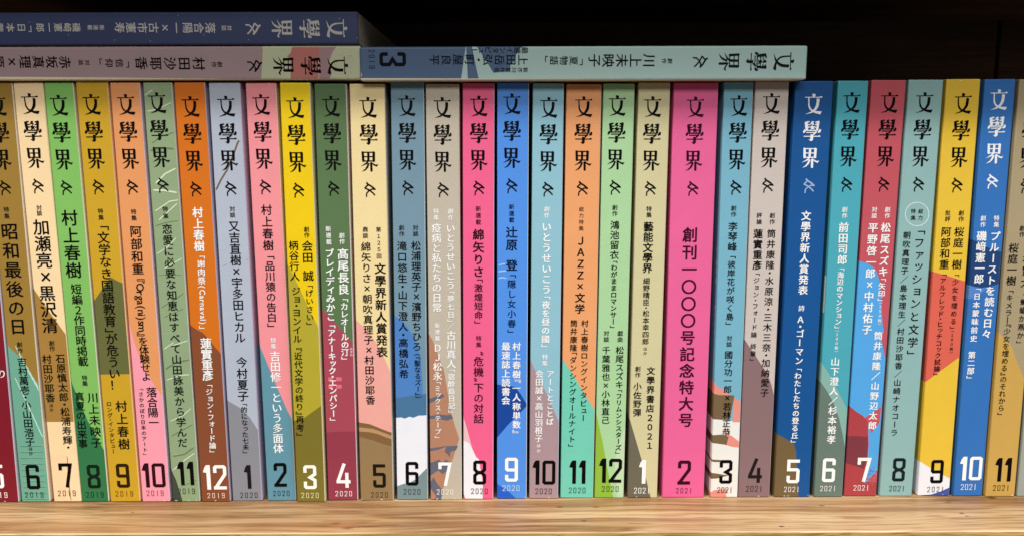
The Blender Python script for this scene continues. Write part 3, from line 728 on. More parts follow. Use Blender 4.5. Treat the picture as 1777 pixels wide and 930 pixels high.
{'key':'8-2020','o':[-25.39,-0.14,0.15],'w':15.29,'h':210.1,'lean':0.544,'lying':0,'label':'hot pink magazine with white lower left corner and black number 8,dated 2020','base':(244,100,146),'left':None,'back':(245,205,225),'art':[((238,196,200),[(-1.02,49.32),(0.29,43.24),(1.98,37.53),(3.68,30.6),(5.39,24.64),(5.38,15.63),(-1.12,15.59)]),((244,242,248),[(-1.07,32.56),(0.26,31.57),(2.73,30.4),(4.82,26.63),(6.53,22.85),(7.96,21.66),(8.63,16.65),(9.59,11.63),(9.98,7.6),(9.8,-2.54),(-1.17,-2.61)]),((225,130,140),[(-2.1,5.5),(0.0,3.29),(0.76,0.96),(2.1,-2.08),(-2.13,-2.61)])],'title':((7.76,204.1),(12,8,10),(12,8,10)),'texts':[('新連載',(7.55,151.69),(7.61,141.79),2.76,(90,25,45),0),('綿矢りさ',(7.64,140.37),(7.67,115.85),5.7,(50,12,25),1),('「激煌短命」',(7.67,115.56),(7.71,92.49),4.38,(70,15,35),0),('特集',(7.77,86.89),(7.77,80.37),2.86,(100,25,50),0),('〝危機〟下の対話',(7.74,78.88),(7.75,40.73),5.27,(60,15,30),0)],'num':('8',(8.3,14.64),13.07,(12,8,10)),'year':('2020',(8.18,4.52),3.08,8.62,(70,60,68)),'marks':[]},
{'key':'9-2020','o':[-8.1,0.29,0.09],'w':15.25,'h':210.3,'lean':0.35,'lying':0,'label':'vivid blue magazine with navy patch and white number 9,dated 2020','base':(82,148,236),'left':None,'back':(232,238,245),'art':[((18,70,158),[(-2.09,63.34),(-0.21,61.1),(5.44,60.73),(9.21,59.96),(12.05,56.07),(15.39,50.21),(11.16,45.78),(5.49,39.85),(0.28,33.39),(-2.1,30.9)]),((30,96,208),[(-4.03,10.87),(-0.19,8.36),(5.57,4.53),(10.39,-0.23),(12.34,-4.81),(-4.05,-4.85)])],'title':((7.08,205.12),(12,8,10),(12,8,10)),'texts':[('新連載',(7.04,152.48),(7.13,142.86),2.75,(15,30,70),0),('辻原\u3000登',(7.16,141.58),(7.23,118.93),5.85,(10,22,60),1),('「隠し女小春」',(7.23,117.78),(7.32,87.64),4.38,(12,28,70),0),('村上春樹『一人称単数』',(9.79,83.35),(9.92,35.19),4.3,(250,250,248),1),('最速誌上読書会',(4.44,83.34),(4.44,50.45),4.47,(250,250,248),1)],'num':('9',(7.41,15.94),13.06,(250,250,248)),'year':('2020',(7.19,5.94),3.23,8.78,(200,225,250)),'marks':[((160,205,250),0.575,[(0.2,121.87),(2.35,122.52),(4.11,122.84)]),((160,205,250),0.69,[(0.2,118.8),(4.59,119.3)]),((160,205,250),0.575,[(0.36,115.16),(2.36,115.89),(4.76,115.41)])]},
{'key':'10-2020','o':[8.57,0.31,0.12],'w':14.9,'h':209.98,'lean':0.478,'lying':0,'label':'light blue magazine with mauve lower part and black number 10,dated 2020','base':(146,196,212),'left':None,'back':(205,215,235),'art':[((174,146,152),[(-3.03,79.17),(-0.18,73.89),(4.6,64.25),(9.43,54.04),(14.79,41.3),(18.23,33.4),(18.81,-4.84),(-2.4,-4.95)])],'title':((7.69,203.43),(12,8,10),(12,8,10)),'texts':[('創作',(7.34,151.14),(7.35,145.06),2.76,(250,250,248),0),('いとうせいこう',(7.34,143.5),(7.62,107.25),4.93,(250,250,248),1),('「夜を昼の國」',(7.51,106.67),(7.44,80.16),4.25,(250,250,248),1),('特集',(7.33,77.03),(7.29,70.6),2.88,(250,250,248),0),('アートとことば',(10.13,68.82),(10.11,39.42),3.85,(250,250,248),1),('会田誠×高山羽根子',(4.52,68.79),(4.56,30.47),4.18,(250,250,248),0),('ほか',(4.56,30.16),(4.59,24.6),2.13,(250,250,248),0)],'num':('10',(7.41,14.35),13.09,(12,8,10)),'year':('2020',(7.34,4.19),3.15,8.49,(80,58,62)),'marks':[]},
{'key':'11-2020','o':[24.81,0.88,0.13],'w':16.93,'h':209.6,'lean':0.444,'lying':0,'label':'soft orange magazine with aqua lower half and black number 11,dated 2020','base':(240,166,110),'left':None,'back':(220,200,190),'art':[((116,208,184),[(-2.91,78.01),(-0.04,74.17),(5.72,65.48),(11.55,55.76),(16.63,47.45),(20.34,42.04),(21.34,-5.17),(-1.83,-5.27)])],'title':((8.45,203.68),(12,8,10),(12,8,10)),'texts':[('総力特集',(8.17,151.18),(8.25,138.55),2.46,(110,70,45),0),('ＪＡＺＺ×文学',(8.22,136.84),(8.25,97.12),5.11,(12,8,10),1),('村上春樹ロングインタビュー',(10.89,94.63),(10.97,41.3),3.8,(12,8,10),0),('筒井康隆「ダンシングオールナイト」',(5.41,94.61),(5.3,27.73),3.81,(12,8,10),0)],'num':('11',(8.46,14.3),12.6,(12,8,10)),'year':('2020',(8.5,4.38),3.09,8.64,(45,85,72)),'marks':[]},
{'key':'12-2020','o':[42.4,0.9,0.13],'w':15.07,'h':209.79,'lean':0.489,'lying':0,'label':'light green magazine with lime wedge at lower left and black number 12,dated 2020','base':(174,216,162),'left':None,'back':(215,225,190),'art':[((146,190,62),[(-2.24,52.7),(0.83,41.89),(3.44,31.0),(6.14,17.0),(9.91,-0.18),(10.52,-5.27),(-1.07,-5.33)]),((196,224,184),[(17.83,44.94),(14.24,37.02),(9.88,21.04),(11.84,-0.17),(11.97,-5.26),(19.21,-5.23)])],'title':((6.76,204.17),(12,8,10),(12,8,10)),'texts':[('創作',(6.85,151.84),(6.94,145.89),2.76,(35,30,30),0),('鴻池留衣',(7.04,144.19),(7.23,124.44),4.62,(12,8,10),0),('「わがままロマンサー」',(7.18,124.15),(7.49,89.99),3.28,(12,8,10),1),('戯曲',(11.07,88.97),(11.14,82.74),2.86,(35,30,30),0),('松尾スズキ',(11.07,80.96),(11.32,58.6),4.31,(12,8,10),0),('「フリムンシスターズ」',(11.27,58.3),(11.69,23.99),3.23,(12,8,10),1),('対談',(4.13,88.94),(4.24,82.71),2.86,(35,30,30),0),('千葉雅也×小林直己',(4.23,80.92),(4.72,39.83),4.31,(12,8,10),0)],'num':('12',(7.92,15.0),13.09,(12,8,10)),'year':('2020',(8.04,5.1),3.08,8.64,(50,80,35)),'marks':[]},
{'key':'1-2021','o':[59.54,0.77,0.11],'w':15.26,'h':210.19,'lean':0.411,'lying':0,'label':'beige magazine with dark olive wedge at lower left and white number 1,dated 2021','base':(214,206,160),'left':(150,142,100),'back':(225,215,190),'art':[((108,104,86),[(-5.3,59.54),(-2.75,51.73),(-0.69,44.85),(2.95,32.99),(6.62,21.03),(12.03,-0.16),(13.14,-5.26),(-3.75,-5.32)])],'title':((7.0,203.58),(12,8,10),(12,8,10)),'texts':[('特集',(6.68,151.09),(6.77,145.15),2.76,(35,30,30),0),('藝能文學界',(6.68,143.44),(6.71,117.77),5.09,(12,8,10),1),('細野晴臣・松本幸四郎',(6.49,115.74),(6.9,81.37),3.45,(12,8,10),0),('ほか',(6.84,80.48),(6.85,76.0),1.92,(35,30,30),0),('文學界書店２０２１',(9.98,70.48),(10.55,26.15),4.34,(12,8,10),1),('創作',(3.42,70.6),(3.47,64.29),2.9,(35,30,30),0),('小佐野彈',(3.44,62.18),(3.71,43.81),4.36,(12,8,10),0)],'num':('1',(7.19,14.35),12.79,(250,250,248)),'year':('2021',(7.32,4.16),3.21,8.35,(250,248,240)),'marks':[]},
{'key':'2-2021','o':[77.6,1.18,0.05],'w':21.5,'h':210.1,'lean':0.124,'lying':0,'label':'thick plain pink magazine with dark plum lettering and number 2,dated 2021','base':(236,102,156),'left':None,'back':(236,140,180),'art':[],'title':((10.61,203.49),(48,10,30),(48,10,30)),'texts':[('創刊一〇〇〇号記念特大号',(10.05,141.1),(10.84,37.67),7.73,(70,10,42),1)],'num':('2',(10.96,13.79),13.11,(60,10,36)),'year':('2021',(11.14,3.92),2.83,8.35,(110,25,70)),'marks':[]},
{'key':'3-2021','o':[102.52,1.16,0.0],'w':14.09,'h':210.39,'lean':-0.099,'lying':0,'label':'light blue magazine with white and salmon striped lower part,black number 3,dated 2021','base':(122,182,204),'left':None,'back':(220,225,225),'art':[((240,238,232),[(-7.18,42.75),(-1.48,42.73),(6.15,41.7),(13.77,41.07),(17.58,41.05),(19.37,-5.62),(-5.75,-5.49)]),((232,148,136),[(-8.02,71.11),(-2.68,65.75),(0.79,60.38),(4.65,57.92),(9.02,54.48),(13.18,52.01),(17.25,49.53),(17.59,40.66),(9.99,40.69),(10.31,52.9),(-7.56,55.54)]),((120,100,70),[(-7.62,57.5),(-2.39,56.49),(2.85,55.1),(10.42,54.96),(10.31,52.9),(9.3,46.62),(8.52,41.89),(0.43,42.32),(-7.19,43.15)]),((232,148,136),[(6.14,41.9),(7.34,34.76),(10.26,33.15),(13.98,30.25),(14.1,27.05),(9.98,27.57),(6.79,28.59)]),((120,100,70),[(-6.94,34.83),(-3.12,34.31),(-0.25,33.8),(4.98,34.17),(8.36,32.96),(7.37,28.58),(1.8,29.41),(-2.03,29.83),(-6.89,32.84)]),((232,148,136),[(-6.13,7.23),(-2.71,5.7),(-0.21,2.64),(1.67,4.05),(5.5,4.64),(9.35,4.62),(8.01,1.78),(9.14,-0.46),(9.32,-5.57),(-5.75,-5.49)]),((120,100,70),[(-6.62,23.86),(-2.78,23.34),(0.17,20.81),(7.84,20.27),(7.88,19.27),(1.17,19.4),(-6.56,21.85)]),((120,100,70),[(-6.35,14.81),(-2.5,14.29),(0.4,13.57),(4.26,12.95),(9.09,12.11),(3.38,10.53),(-1.41,10.15),(-6.22,10.27)])],'title':((7.35,204.01),(12,8,10),(12,8,10)),'texts':[('創作',(6.66,151.41),(6.77,145.31),2.77,(35,30,30),0),('李琴峰',(6.61,143.33),(6.72,128.31),4.79,(12,8,10),0),('「彼岸花が咲く島」',(6.64,126.58),(6.6,91.27),4.06,(12,8,10),0),('対談',(6.92,86.24),(6.85,79.99),2.87,(35,30,30),0),('國分功一郎×若林正恭',(6.82,78.35),(7.01,33.31),4.32,(12,8,10),0)],'num':('3',(7.53,14.14),12.91,(12,8,10)),'year':('2021',(7.35,4.18),3.15,7.91,(60,50,50)),'marks':[],'sidemarks':[(3.6,4.6,86,87.26173417880321),(3.6,4.6,90,92.06054686051478),(3.6,4.6,95,96.46075378197176),(3.6,4.6,99,100.84770234412387),(3.6,4.6,112,114.80229229129229),(3.6,4.6,117,119.5471053512464),(3.6,4.6,121,123.66865066713551),(3.6,4.6,128,129.73662735629253)]},
{'key':'4-2021','o':[116.97,1.26,0.02],'w':16.17,'h':210.6,'lean':0.086,'lying':0,'label':'pale greige magazine with mauve brown lower half and black number 4,dated 2021','base':(208,196,188),'left':None,'back':(215,200,195),'art':[((140,112,114),[(-4.52,87.34),(0.32,83.31),(4.81,76.76),(8.82,70.96),(12.34,65.91),(14.49,60.26),(15.85,55.37),(19.96,44.56),(22.36,-5.68),(-0.83,-5.64)])],'title':((8.0,204.97),(12,8,10),(12,8,10)),'texts':[('創作',(10.9,147.81),(11.05,141.55),2.77,(35,30,30),0),('筒井康隆・水原涼・三木三奈・加納愛子',(10.9,139.84),(11.15,53.73),4.49,(12,8,10),0),('評論',(4.49,147.82),(4.63,141.56),2.77,(35,30,30),0),('蓮實重彥',(4.3,139.85),(4.64,119.01),4.8,(12,8,10),1),('「ジョン・フォード論\u3000終章」',(4.55,117.85),(4.38,72.75),3.13,(12,8,10),0)],'num':('4',(8.2,14.66),13.1,(36,28,32)),'year':('2021',(8.1,4.83),3.25,8.5,(75,52,56)),'marks':[]},
{'key':'5-2021','o':[135.58,1.33,0.07],'w':18.32,'h':210.76,'lean':0.22,'lying':0,'label':'dark blue magazine with white lettering and brown lower left patch,number 5,dated 2021','base':(16,84,150),'left':(30,66,104),'back':(60,100,140),'art':[((116,96,62),[(-6.0,37.53),(-2.07,35.05),(3.79,32.17),(8.93,28.79),(10.11,24.59),(11.22,14.54),(12.85,-1.68),(13.07,-5.77),(-3.94,-5.78)])],'title':((9.2,204.62),(245,246,250),(160,180,222)),'texts':[('文學界新人賞発表',(8.64,148.57),(9.14,106.39),4.94,(250,250,248),1),('詩',(8.82,101.71),(8.88,97.88),3.16,(250,250,248),0),('Ａ・ゴーマン',(8.67,96.41),(9.05,70.54),4.28,(250,250,248),1),('「わたしたちの登る丘」',(8.92,69.04),(8.88,29.4),3.71,(250,250,248),1)],'num':('5',(9.22,14.14),12.91,(250,250,248)),'year':('2021',(8.93,4.36),2.99,7.91,(240,235,225)),'marks':[]},
{'key':'6-2021','o':[156.33,1.33,0.04],'w':14.65,'h':210.84,'lean':0.154,'lying':0,'label':'turquoise magazine with grey green curves low down and white number 6,dated 2021','base':(76,172,188),'left':(28,98,108),'back':(150,190,190),'art':[((136,182,172),[(-6.06,81.43),(-0.9,72.95),(4.23,65.48),(9.5,56.21),(14.29,47.37),(18.04,40.46),(20.93,-5.83),(-1.3,-5.81)]),((104,124,114),[(-5.38,68.88),(-0.81,62.85),(3.29,57.19),(6.95,51.31),(10.51,42.44),(12.95,33.52),(14.67,25.54),(16.79,14.49),(18.03,-5.82),(-1.3,-5.81)])],'title':((7.03,205.32),(12,8,10),(12,8,10)),'texts':[('創作',(6.84,150.51),(7.07,144.41),2.77,(250,250,248),0),('前田司郎',(6.83,142.85),(7.18,121.47),5.11,(250,250,248),1),('「海辺のマンション」',(6.78,120.02),(6.95,89.28),3.44,(250,250,248),1),('（１８０枚）',(6.78,88.69),(6.94,77.08),1.92,(250,250,248),0),('山下澄人／杉本裕孝',(6.7,74.84),(7.14,28.74),4.67,(250,250,248),1)],'num':('6',(6.84,14.75),13.0,(250,250,248)),'year':('2021',(6.97,4.79),2.99,8.21,(240,240,230)),'marks':[],'sidemarks':[(0.9,3.2,97,116)]},
{'key':'7-2021','o':[172.15,2.05,0.09],'w':16.7,'h':211.14,'lean':0.312,'lying':0,'label':'brick red magazine with bright sky blue middle and white number 7,dated 2021','base':(198,86,98),'left':(116,40,58),'back':(190,120,130),'art':[((84,170,234),[(-4.66,125.24),(-0.7,123.47),(3.55,122.19),(6.88,120.41),(8.81,117.98),(10.38,113.92),(11.76,105.76),(12.82,97.54),(13.77,90.93),(16.16,80.13),(16.58,74.27),(16.74,48.89),(-6.89,31.65),(-12.66,125.22)]),((176,66,72),[(-5.11,53.92),(-1.03,49.5),(2.99,46.06),(6.96,43.6),(9.64,40.53),(10.67,28.19),(10.64,20.17),(9.83,15.13),(9.73,8.04),(18.02,8.06),(19.01,-6.21),(-1.33,-6.26)]),((198,86,98),[(12.49,86.94),(14.31,81.18),(16.52,72.49),(22.62,63.76),(20.78,88.87)]),((84,170,234),[(9.86,40.14),(11.89,34.18),(15.77,40.15),(16.22,53.97),(18.61,20.19),(16.44,14.13),(13.92,11.6),(11.46,8.05),(9.76,7.54),(10.31,15.13),(10.96,21.17),(10.96,28.19)]),((128,56,66),[(-3.76,32.55),(3.87,32.77),(10.2,32.38),(10.67,28.19),(10.64,20.17),(9.35,15.13),(-2.92,19.13)])],'title':((9.2,205.29),(12,8,10),(12,8,10)),'texts':[('創作',(11.98,150.39),(12.22,144.28),2.78,(250,250,248),0),('松尾スズキ',(11.76,142.71),(12.11,115.2),4.96,(250,250,248),1),('「矢印」',(11.91,114.76),(12.05,102.92),3.62,(250,250,248),1),('（２５０枚）',(11.83,102.77),(12.03,90.82),1.9,(250,250,248),0),('筒井康隆／山野辺太郎',(11.91,88.01),(12.18,35.81),4.47,(250,250,248),1),('対談',(5.54,150.37),(5.74,144.26),2.78,(250,250,248),0),('平野啓一郎×中村佑子',(5.47,142.7),(5.99,85.76),5.12,(250,250,248),1)],'num':('7',(9.38,14.62),13.13,(250,250,248)),'year':('2021',(8.69,4.74),3.06,8.07,(245,235,235)),'marks':[((176,66,72),0.46,[(11.4,12.14),(11.9,11.86)]),((176,66,72),0.46,[(13.95,6.86),(14.45,6.57)]),((54,104,190),0.459,[(15.49,13.91),(15.99,13.63)]),((196,120,150),0.459,[(11.31,13.98),(11.8,13.7)]),((176,66,72),0.459,[(15.65,14.2),(16.15,13.92)]),((176,66,72),0.46,[(15.77,7.5),(16.26,7.22)]),((176,66,72),0.46,[(11.39,10.02),(11.89,9.73)]),((54,104,190),0.459,[(14.06,14.35),(14.56,14.07)]),((176,66,72),0.46,[(16.23,10.62),(16.72,10.33)]),((176,66,72),0.46,[(14.93,7.22),(15.43,6.94)]),((54,104,190),0.459,[(14.24,11.96),(14.73,11.68)]),((176,66,72),0.461,[(13.25,7.92),(13.75,7.64)]),((176,66,72),0.46,[(10.97,9.81),(11.47,9.53)]),((176,66,72),0.459,[(14.43,11.39),(14.93,11.1)]),((176,66,72),0.46,[(12.19,11.97),(12.69,11.69)]),((54,104,190),0.46,[(12.74,12.55),(13.24,12.27)]),((176,66,72),0.459,[(16.1,15.13),(16.6,14.85)]),((176,66,72),0.46,[(15.77,9.93),(16.27,9.65)]),((54,104,190),0.459,[(12.99,14.35),(13.48,14.07)]),((176,66,72),0.461,[(16.66,6.49),(17.16,6.21)]),((176,66,72),0.459,[(16.31,15.97),(16.81,15.69)]),((196,120,150),0.46,[(15.68,12.0),(16.17,11.72)]),((54,104,190),0.46,[(12.74,14.21),(13.24,13.93)]),((176,66,72),0.459,[(16.54,12.81),(17.04,12.52)]),((176,66,72),0.461,[(12.24,8.21),(12.74,7.93)]),((54,104,190),0.459,[(12.66,15.16),(13.15,14.88)]),((176,66,72),0.458,[(10.73,15.58),(11.23,15.3)]),((54,104,190),0.459,[(11.57,15.73),(12.06,15.45)]),((54,104,190),0.46,[(11.67,10.79),(12.17,10.51)]),((54,104,190),0.459,[(13.94,13.7),(14.44,13.42)]),((176,66,72),0.461,[(12.91,7.14),(13.41,6.86)]),((176,66,72),0.459,[(13.92,15.83),(14.41,15.55)]),((54,104,190),0.459,[(12.16,13.81),(12.66,13.52)]),((176,66,72),0.46,[(16.54,10.44),(17.04,10.16)]),((176,66,72),0.461,[(13.95,7.03),(14.44,6.75)]),((176,66,72),0.46,[(15.99,8.62),(16.49,8.34)]),((196,120,150),0.46,[(11.18,14.01),(11.68,13.73)]),((176,66,72),0.46,[(13.35,9.5),(13.85,9.22)]),((176,66,72),0.461,[(15.27,7.91),(15.76,7.62)]),((176,66,72),0.46,[(15.24,9.21),(15.74,8.93)]),((176,66,72),0.461,[(16.79,6.47),(17.29,6.19)]),((176,66,72),0.461,[(17.03,6.42),(17.53,6.14)]),((176,66,72),0.461,[(11.14,7.04),(11.64,6.76)]),((176,66,72),0.46,[(16.81,9.41),(17.31,9.12)]),((176,66,72),0.46,[(12.12,9.72),(12.62,9.44)]),((176,66,72),0.461,[(15.89,6.76),(16.39,6.48)]),((176,66,72),0.461,[(10.51,6.8),(11.01,6.52)]),((196,120,150),0.458,[(15.98,14.98),(16.47,14.7)]),((176,66,72),0.461,[(14.8,7.26),(15.3,6.97)]),((196,120,150),0.46,[(15.08,12.81),(15.58,12.53)]),((176,66,72),0.458,[(14.07,15.88),(14.57,15.6)]),((176,66,72),0.461,[(14.44,7.4),(14.94,7.12)]),((54,104,190),0.46,[(11.7,12.48),(12.19,12.2)]),((176,66,72),0.46,[(16.28,7.78),(16.78,7.5)]),((54,104,190),0.46,[(14.42,12.3),(14.91,12.02)]),((176,66,72),0.461,[(14.5,6.37),(14.99,6.08)]),((176,66,72),0.46,[(11.66,9.86),(12.16,9.58)]),((196,120,150),0.46,[(14.28,11.76),(14.77,11.48)]),((176,66,72),0.459,[(16.06,14.17),(16.55,13.89)]),((176,66,72),0.46,[(14.0,8.07),(14.49,7.79)])]},
{'key':'8-2021','o':[190.61,1.91,0.04],'w':16.76,'h':211.24,'lean':0.136,'lying':0,'label':'plain pale teal magazine with a thin white circle above its headline,number 8,dated 2021','base':(146,186,184),'left':(92,124,124),'back':(150,180,180),'art':[],'title':((8.25,205.25),(12,8,10),(12,8,10)),'texts':[('総力',(10.22,149.65),(10.54,143.11),2.47,(35,30,30),0),('特集',(6.65,149.65),(6.93,143.11),2.47,(35,30,30),0),('「ファッションと文学」',(10.69,139.11),(11.35,75.32),5.44,(12,8,10),0),('朝吹真理子／島本理生／村田沙耶香／山崎ナオコーラ',(4.42,138.4),(5.15,32.43),3.88,(12,8,10),0)],'num':('8',(9.02,14.64),12.72,(24,36,34)),'year':('2021',(8.74,4.42),2.99,8.06,(40,60,58)),'marks':[((225,238,236),0.313,[(14.54,146.52),(14.4,144.72),(13.69,143.09),(12.5,141.8),(10.94,140.97),(9.15,140.69),(7.33,140.97),(5.64,141.81),(4.26,143.1),(3.32,144.73),(2.9,146.53),(3.06,148.33),(3.77,149.95),(4.96,151.23),(6.52,152.06),(8.29,152.34),(10.11,152.06),(11.79,151.23),(13.17,149.94),(14.12,148.32),(14.54,146.52)])]},
{'key':'9-2021','o':[210.64,2.47,0.0],'w':16.52,'h':211.5,'lean':-0.304,'lying':0,'label':'golden yellow magazine with coral patch in the middle and black number 9,dated 2021','base':(236,196,62),'left':(160,112,30),'back':(230,200,110),'art':[((226,102,84),[(-5.72,120.07),(-1.58,118.29),(6.04,116.19),(13.4,113.8),(20.77,111.4),(23.06,81.55),(16.06,73.83),(7.2,66.98),(-1.68,59.79),(-5.83,55.88)]),((240,241,246),[(-3.75,19.97),(0.68,18.42),(6.21,14.84),(11.22,11.97),(16.02,9.5),(20.24,7.12),(21.25,-6.67),(-2.02,-6.47)]),((66,90,168),[(-2.35,-1.34),(2.36,0.45),(7.17,0.82),(11.89,2.41),(16.37,4.62),(20.28,6.62),(21.25,-6.67),(-2.02,-6.47)])],'title':((8.68,204.74),(12,8,10),(12,8,10)),'texts':[('創作',(11.77,148.5),(11.99,142.52),2.78,(35,30,30),0),('桜庭一樹',(11.44,140.38),(11.45,118.76),5.13,(12,8,10),0),('「少女を埋める」',(11.46,116.73),(11.93,88.5),3.31,(12,8,10),0),('（１８０枚）',(11.75,88.2),(11.97,75.96),1.92,(35,30,30),0),('批評',(5.15,148.56),(5.35,142.58),2.78,(35,30,30),0),('阿部和重',(4.97,140.44),(5.22,118.81),5.14,(12,8,10),0),('「アルフレッド・ヒッチコック試論」',(5.22,116.78),(5.31,64.73),3.31,(12,8,10),0)],'num':('9',(9.2,13.3),12.76,(12,8,10)),'year':('2021',(9.12,3.6),3.0,8.68,(70,80,95)),'marks':[]},
{'key':'10-2021','o':[228.99,1.85,0.0],'w':14.84,'h':211.39,'lean':-0.354,'lying':0,'label':'royal blue magazine with navy patch and white lettering,number 10,dated 2021','base':(52,116,190),'left':(22,40,66),'back':(120,150,190),'art':[((86,136,206),[(-4.86,105.73),(-1.11,104.05),(2.49,104.43),(6.3,107.26),(10.07,110.49),(9.69,115.38),(-5.57,115.53)]),((28,66,120),[(-7.1,136.52),(-1.38,134.54),(4.43,131.6),(10.24,128.73),(14.72,127.64),(19.12,127.44),(20.39,112.03),(14.8,111.67),(10.08,110.33),(6.11,109.71),(2.04,110.4),(-2.09,111.83),(-5.39,113.08)])],'title':((7.28,206.42),(246,248,250),(246,248,250)),'texts':[('特集',(10.77,145.94),(11.05,139.67),2.79,(250,250,248),0),('プルーストを読む日々',(10.88,138.24),(10.38,83.53),4.97,(250,250,248),1),('創作',(4.19,146.0),(4.44,139.73),2.78,(250,250,248),0),('磯﨑憲一郎',(4.13,138.3),(4.46,111.58),5.13,(250,250,248),1),('「日本蒙昧前史',(4.17,109.83),(4.07,81.8),3.62,(250,250,248),1),('第二部」',(3.81,77.48),(3.8,62.89),3.85,(250,250,248),1)],'num':('10',(7.89,15.17),12.83,(250,250,248)),'year':('2021',(7.45,5.11),3.25,8.21,(225,238,250)),'marks':[]},
{'key':'11-2021','o':[245.14,1.04,0.0],'w':15.14,'h':211.22,'lean':-0.365,'lying':0,'label':'khaki magazine with golden lower part and black number 11,dated 2021','base':(172,156,122),'left':(120,100,58),'back':(170,160,130),'art':[((206,166,84),[(-5.72,92.12),(0.49,86.74),(6.82,80.14),(10.43,71.74),(13.95,64.49),(19.32,52.94),(24.94,-12.42),(-5.08,-12.13),(-12.95,92.19)])],'title':((7.41,204.28),(12,8,10),(12,8,10)),'texts':[('創作',(7.26,141.01),(7.51,135.02),2.79,(35,30,30),0),('西村賢太',(11.3,132.98),(11.29,109.57),5.14,(12,8,10),0),('「蝙蝠か燕か」',(11.2,107.23),(10.79,81.29),3.63,(12,8,10),0),('桜庭一樹',(3.8,132.47),(4.01,110.8),5.14,(12,8,10),0),('「キメラ―『少女を埋める』のそれから」',(3.89,108.76),(4.31,43.94),3.63,(12,8,10),0)],'num':('11',(7.91,14.8),12.71,(12,8,10)),'year':('2021',(7.72,4.99),3.14,8.5,(85,68,35)),'marks':[]},
{'key':'12-2021','o':[261.72,1.27,0.0],'w':15.5,'h':211.19,'lean':-0.05,'lying':0,'label':'stone grey magazine at the far right end of the standing row','base':(160,166,156),'left':(120,124,116),'back':(150,150,150),'art':[],'title':None,'texts':[],'num':None,'year':None,'marks':[]},
